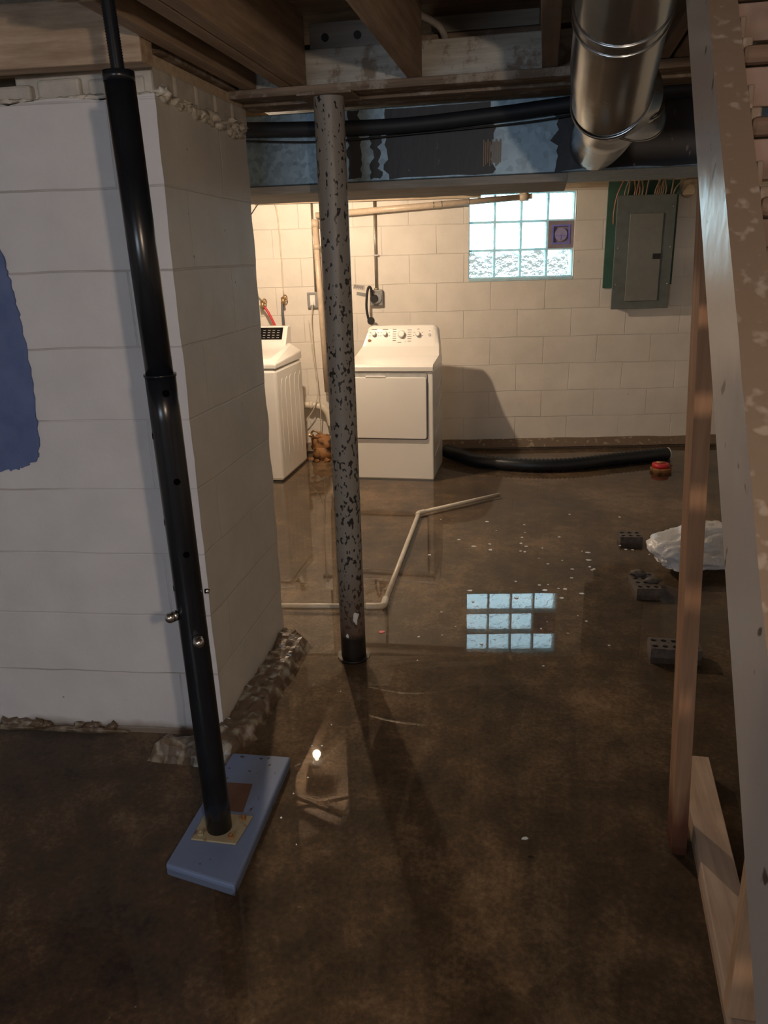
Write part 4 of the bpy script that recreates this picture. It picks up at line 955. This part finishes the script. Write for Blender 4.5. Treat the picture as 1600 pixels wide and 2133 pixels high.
for (x, y, r, s) in ((-1.86, 6.0, 0.03, 1), (-1.72, 6.0, 0.025, 2), (-1.80, 5.98, 0.02, 3)):
    bm = NB(); blob(bm, (x, y, FZ + r*0.6), (r, r*0.9, r*0.7), 2, 0.4, s); o = obj('rubble_stone', bm, M['rust'], smooth=True, loc=(x, y, FZ))
    for v in o.data.vertices: v.co -= Vector((0, 0, 0))
    tag(o, 'small rusty lump on the floor at the foot of the rusty pump', 'rubble', 'rusty lumps by the pump')
# PVC pipe lying on the floor
t = thing('floor_pvc_pipe', 'thin white plastic pipe with two bends lying in the water', 'pipe', (-0.75, 3.9, 0))
zz = 0.004
bm = NB(); tube(bm, [(-1.30, 3.20, zz), (-0.735, 3.268, zz)], 0.0135, 14); obj('pipe_run', bm, M['pvc_white'], t)
bm = NB(); tube(bm, [(-0.70, 3.31, zz), (-0.741, 4.66, zz)], 0.0135, 14); obj('pipe_run', bm, M['pvc_white'], t)
bm = NB(); tube(bm, [(-0.735, 4.69, zz), (-0.25, 5.14, zz)], 0.0125, 14); obj('pipe_run', bm, M['pvc_white'], t)
bm = NB(); tube(bm, spline([(-0.78, 3.263, zz), (-0.72, 3.272, zz), (-0.70, 3.29, zz), (-0.703, 3.36, zz)]), 0.0175, 14); obj('elbow', bm, M['pvc_white'], t)
bm = NB(); tube(bm, spline([(-0.741, 4.63, zz), (-0.742, 4.675, zz), (-0.71, 4.712, zz)]), 0.0165, 14); obj('elbow', bm, M['pvc_white'], t)

# cored bricks
def cored_brick(x, y, rz, lx, ly, top, label, nh=(3, 2), chunk=False):
    mm = Matrix.Translation((x, y, 0)) @ Matrix.Rotation(rz, 4, 'Z')
    t = thing('cored_brick', label, 'brick', (x, y, FZ))
    bm = NB(); g = 24; nx_, ny_ = nh
    # top with real holes: grid of cells around octagonal wells
    cw_, cl_ = lx / nx_, ly / ny_; r_ = min(cw_, cl_) * 0.30
    z1, z0_ = top, FZ
    for i in range(nx_):
        for k in range(ny_):
            cx = -lx/2 + (i+0.5)*cw_; cy = -ly/2 + (k+0.5)*cl_; n = 16
            out_ = []; inn = []; inb = []
            for q in range(n):
                a = 2*PI*(q+0.5)/n; ca, sa = math.cos(a), math.sin(a); s_ = min(cw_/2/abs(ca), cl_/2/abs(sa))
                # snap to the cell border
                out_.append(bm.verts.new(mm @ Vector((cx + ca*s_, cy + sa*s_, z1))))
                inn.append(bm.verts.new(mm @ Vector((cx + ca*r_, cy + sa*r_, z1))))
                inb.append(bm.verts.new(mm @ Vector((cx + ca*r_, cy + sa*r_, z1 - 0.05))))
            for q in range(n):
                w2 = (q+1) % n
                bm.faces.new((out_[q], out_[w2], inn[w2], inn[q])); bm.faces.new((inn[q], inn[w2], inb[w2], inb[q]))
            bm.faces.new(inb)
            for q in range(n):      # corner gaps
                w2 = (q+1) % n; a, b = out_[q].co, out_[w2].co
                if (Vector((a.x-b.x, a.y-b.y)).length > 1e-6):
                    la, lb2 = mm.inverted() @ a, mm.inverted() @ b
                    on = abs(la.x-lb2.x) > 1e-5 and abs(la.y-lb2.y) > 1e-5
                    if on:
                        cxn = cx + math.copysign(cw_/2, (la.x+lb2.x)/2-cx); cyn = cy + math.copysign(cl_/2, (la.y+lb2.y)/2-cy)
                        v = bm.verts.new(mm @ Vector((cxn, cyn, z1))); bm.faces.new((out_[q], v, out_[w2]))
    P = [(-lx/2, -ly/2), (lx/2, -ly/2), (lx/2, ly/2), (-lx/2, ly/2)]
    a = [bm.verts.new(mm @ Vector((*p, z1))) for p in P]; b = [bm.verts.new(mm @ Vector((*p, z0_))) for p in P]
    for i in range(4): bm.faces.new((a[i], a[(i+1) % 4], b[(i+1) % 4], b[i]))
    obj('brick_body', bm, M['brick'], t)
    if chunk:
        bm = NB(); blob(bm, mm @ Vector((-0.02, 0.07, top + 0.01)), (0.035, 0.03, 0.014), 2, 0.5, 3); blob(bm, mm @ Vector((0.03, -0.02, top + 0.008)), (0.04, 0.02, 0.012), 2, 0.5, 8); obj('mortar_crumbs', bm, M['brick'], t, smooth=True)
cored_brick(0.540, 4.335, 0.08, 0.125, 0.10, 0.040, 'small dark cored brick lying left of the white plastic bag', (3, 2))
cored_brick(0.545, 3.68, 0.10, 0.115, 0.20, 0.035, 'dark cored brick with crumbling mortar on top, middle of the three bricks', (3, 4), True)
cored_brick(0.585, 3.01, 0.02, 0.20, 0.10, 0.042, 'dark cored brick nearest the upright stud, half hidden behind it', (5, 2))
bm = NB(); box(bm, 0.90, 0.98, 4.03, 4.09, FZ, 0.03); o = obj('white_block', bm, M['bag'], bevel=0.006); tag(o, 'small white block lying behind the stringer next to the plastic bag', 'block')

# white plastic bag
bm = NB(); bmesh.ops.create_icosphere(bm, subdivisions=5, radius=1.0)
for v in bm.verts:
    q = v.co.copy(); n1 = noise.noise(q*1.6 + Vector((3, 1, 0))); n2 = abs(noise.noise(q*3.4)); n3 = abs(noise.noise(q*7.5))
    k = 1 + 0.30*n1 - 0.22*n2 - 0.10*n3
    x, y, z = q.x*0.275*k, q.y*0.20*k, q.z*0.145*k
    if z < -0.03: z = -0.03 - (z + 0.03)*0.1
    v.co = Vector((0.85 + x, 4.02 + y + 0.12*q.x, 0.075 + z*1.0))
    if v.co.z < FZ: v.co.z = FZ
for f in bm.faces: f.smooth = True
o = obj('plastic_bag', bm, M['bag']); tag(o, 'crumpled white plastic bag sitting in the water right of the bricks', 'plastic bag')

# floating paint flakes and crumbs, plus flecks standing in for bulb glints
R = random.Random(5)
def flake(x, y, s, material, label, grp, name='flake_or_glint', cat='flake'):
    bm = NB(); n = R.randint(5, 7); P = []
    for i in range(n):
        a = 2*PI*i/n; P.append((x + math.cos(a)*s*R.uniform(0.5, 1.2), y + math.sin(a)*s*R.uniform(0.4, 0.9)))
    flat(bm, P, 0.0005, 0.003); o = obj(name, bm, material, loc=(x, y, 0)); tag(o, label, cat, grp)
for i in range(46):
    flake(R.gauss(0.0, 0.26), R.gauss(4.0, 0.42), R.uniform(0.005, 0.016), M['flake'], 'tiny white paint flake floating on the water before the window reflection', 'paint flakes on the open water')
for i in range(14):
    flake(R.uniform(-0.55, 0.35), R.uniform(2.75, 3.4), R.uniform(0.003, 0.009), M['flake'], 'tiny pale crumb floating right of the spotted column foot', 'pale crumbs by the column')
for i in range(14):  # pale flecks modelled in place of the bulb's glints on the water
    flake(R.gauss(-0.78, 0.09), R.gauss(2.05, 0.22), R.uniform(0.002, 0.006), M['flake'], 'tiny bright fleck standing in for a glint near the mirrored bulb', 'bright glint flecks near the mirrored bulb')
flake(-0.655, 3.02, 0.016, M['pink'], 'small pink scrap floating right of the spotted column foot', None, 'pink_scrap', 'scrap')
flake(0.005, 1.83, 0.011, M['flake'], 'single pale stone on the open floor left of the upright stud', None, 'pale_stone', 'stone')

# ------------------------------------------------------------------ lumber at the right
bm = NB(); L0 = Vector((0, 0, 0))
xb, xt = 0.412, 0.318; zt = 1.93
vs = []
for z in (FZ, zt):
    x = xb + (xt - xb) * (z - FZ) / (zt - FZ)
    vs.append([bm.verts.new(p) for p in ((x, 1.865, z), (x + 0.040, 1.865, z), (x + 0.040, 1.955, z), (x, 1.955, z))])
a, b = vs
bm.faces.new(a[::-1]); bm.faces.new(b)
for i in range(4): bm.faces.new((a[i], a[(i+1) % 4], b[(i+1) % 4], b[i]))
def stud_mat():
    m, nt, b = mat('wet_footed_lumber')
    v = coords(nt, (20, 20, 1.3)); n = noi(nt, v, 2.2, 5); c = ramp(nt, n, ((0.3, (0.28, 0.15, 0.085)), (0.7, (0.44, 0.26, 0.155))))
    t = nt.nodes.new('ShaderNodeTexCoord'); s = nt.nodes.new('ShaderNodeSeparateXYZ'); L(nt, t.outputs['Object'], s.inputs[0])
    c = mixc(nt, ramp(nt, mth(nt, 'MULTIPLY_ADD', n, 0.06, s.outputs['Z']), ((0.10, 0.9), (0.22, 0.0))), c, (0.10, 0.035, 0.022))
    L(nt, c, b.inputs['Base Color']); b.inputs['Roughness'].default_value = 0.85; b.inputs['Specular IOR Level'].default_value = 0.15; bump(nt, b, n, 0.15, 0.003); return m
o = obj('wall_stud', bm, stud_mat(), bevel=0.002); tag(o, 'tall reddish wooden stud standing in the water left of the stringer', 'stud')
o = obj('sole_plate', bx(0.462, 0.550, 0.35, 2.25, FZ, 0.040), M['new_wood_y'], bevel=0.003); tag(o, 'pale flat board lying on the floor beside the upright stud', 'lumber')
for v in o.data.vertices: v.co.x += (v.co.y - 1.6) * 0.045 - 0.003
o = obj('wall_stud', bx(0.438, 0.525, 1.32, 1.358, 0.041, 1.30), M['new_wood'], bevel=0.002); tag(o, 'pale wooden stud on the flat board, lower right behind the stringer', 'stud')

# ------------------------------------------------------------------ stairs
t = thing('basement_stairs', 'steep wooden basement stairs with a worn white stringer at the right', 'stairs', (0.27, 0.9, 1.0))
sl = 1.078
def low_z(y): return 1.939 + (y - 1.70) * 1.087 
def top_z(y): return 1.933 + (y - 1.505) * 1.066
def stringer(x0, x1, name, mats):
    bm = NB(); n = 60; ya, yb = -0.55, 1.90; g = []
    for i in range(n+1):
        y = ya + (yb-ya)*i/n; w = 0.0016 * noise.noise(Vector((y*22, 2, x0*9)))
        zl, zt_ = low_z(y), top_z(y)
        zt_ += w*2; 
        zl = min(zl, 2.149); zt_ = min(zt_, 2.149)
        if zl < FZ: zl = FZ
        if zt_ < FZ + 0.002: zt_ = FZ + 0.002
        g.append([bm.verts.new(p) for p in ((x0, y, zl), (x0 + w*0.6, y, zt_), (x1, y, zt_), (x1, y, zl))])
    for i in range(n):
        for k in range(4):
            f = bm.faces.new((g[i][k], g[i+1][k], g[i+1][(k+1) % 4], g[i][(k+1) % 4])); f.material_index = 1 if k in (1, 2) else 0
    bm.faces.new(g[0]); bm.faces.new(g[-1][::-1]); return bm
obj('stringer', stringer(0.25, 0.296, 's', 0), [M['stair_side'], M['stair_top']], t)
obj('stringer', stringer(1.15, 1.196, 's', 0), [M['stair_side'], M['stair_top']], t)
rise, z = 0.118, 1.90 + 2*0.118
k = 0
while z > 0.1:
    y = 1.505 + (z - 1.93) / 1.066 - 0.0
    bm = NB(); box(bm, 0.298, 1.148, y - 0.004, y + 0.125, z - 0.028, z)
    if z < 2.14: obj('tread', bm, M['tread'], t, bevel=0.008)
    else: bm.free()
    bm = NB(); box(bm, 0.298, 1.148, y + 0.012, y + 0.028, z - 0.088, z - 0.030); obj('riser', bm, M['riser'], t, bevel=0.002)
    for (da, sz_) in ((0.0, 0.016), (0.035, 0.010)):
        bm = NB(); yy_ = y + 0.004 + da; zt_ = top_z(yy_)
        if 0.2 < zt_ < 2.1: box(bm, 0.2965, 0.2965 + sz_, yy_, yy_ + 0.03, zt_ - 0.03, zt_ + 0.006); obj('cleat', bm, M['stair_top'], t, bevel=0.003)
        else: bm.free()
    z -= rise; k += 1
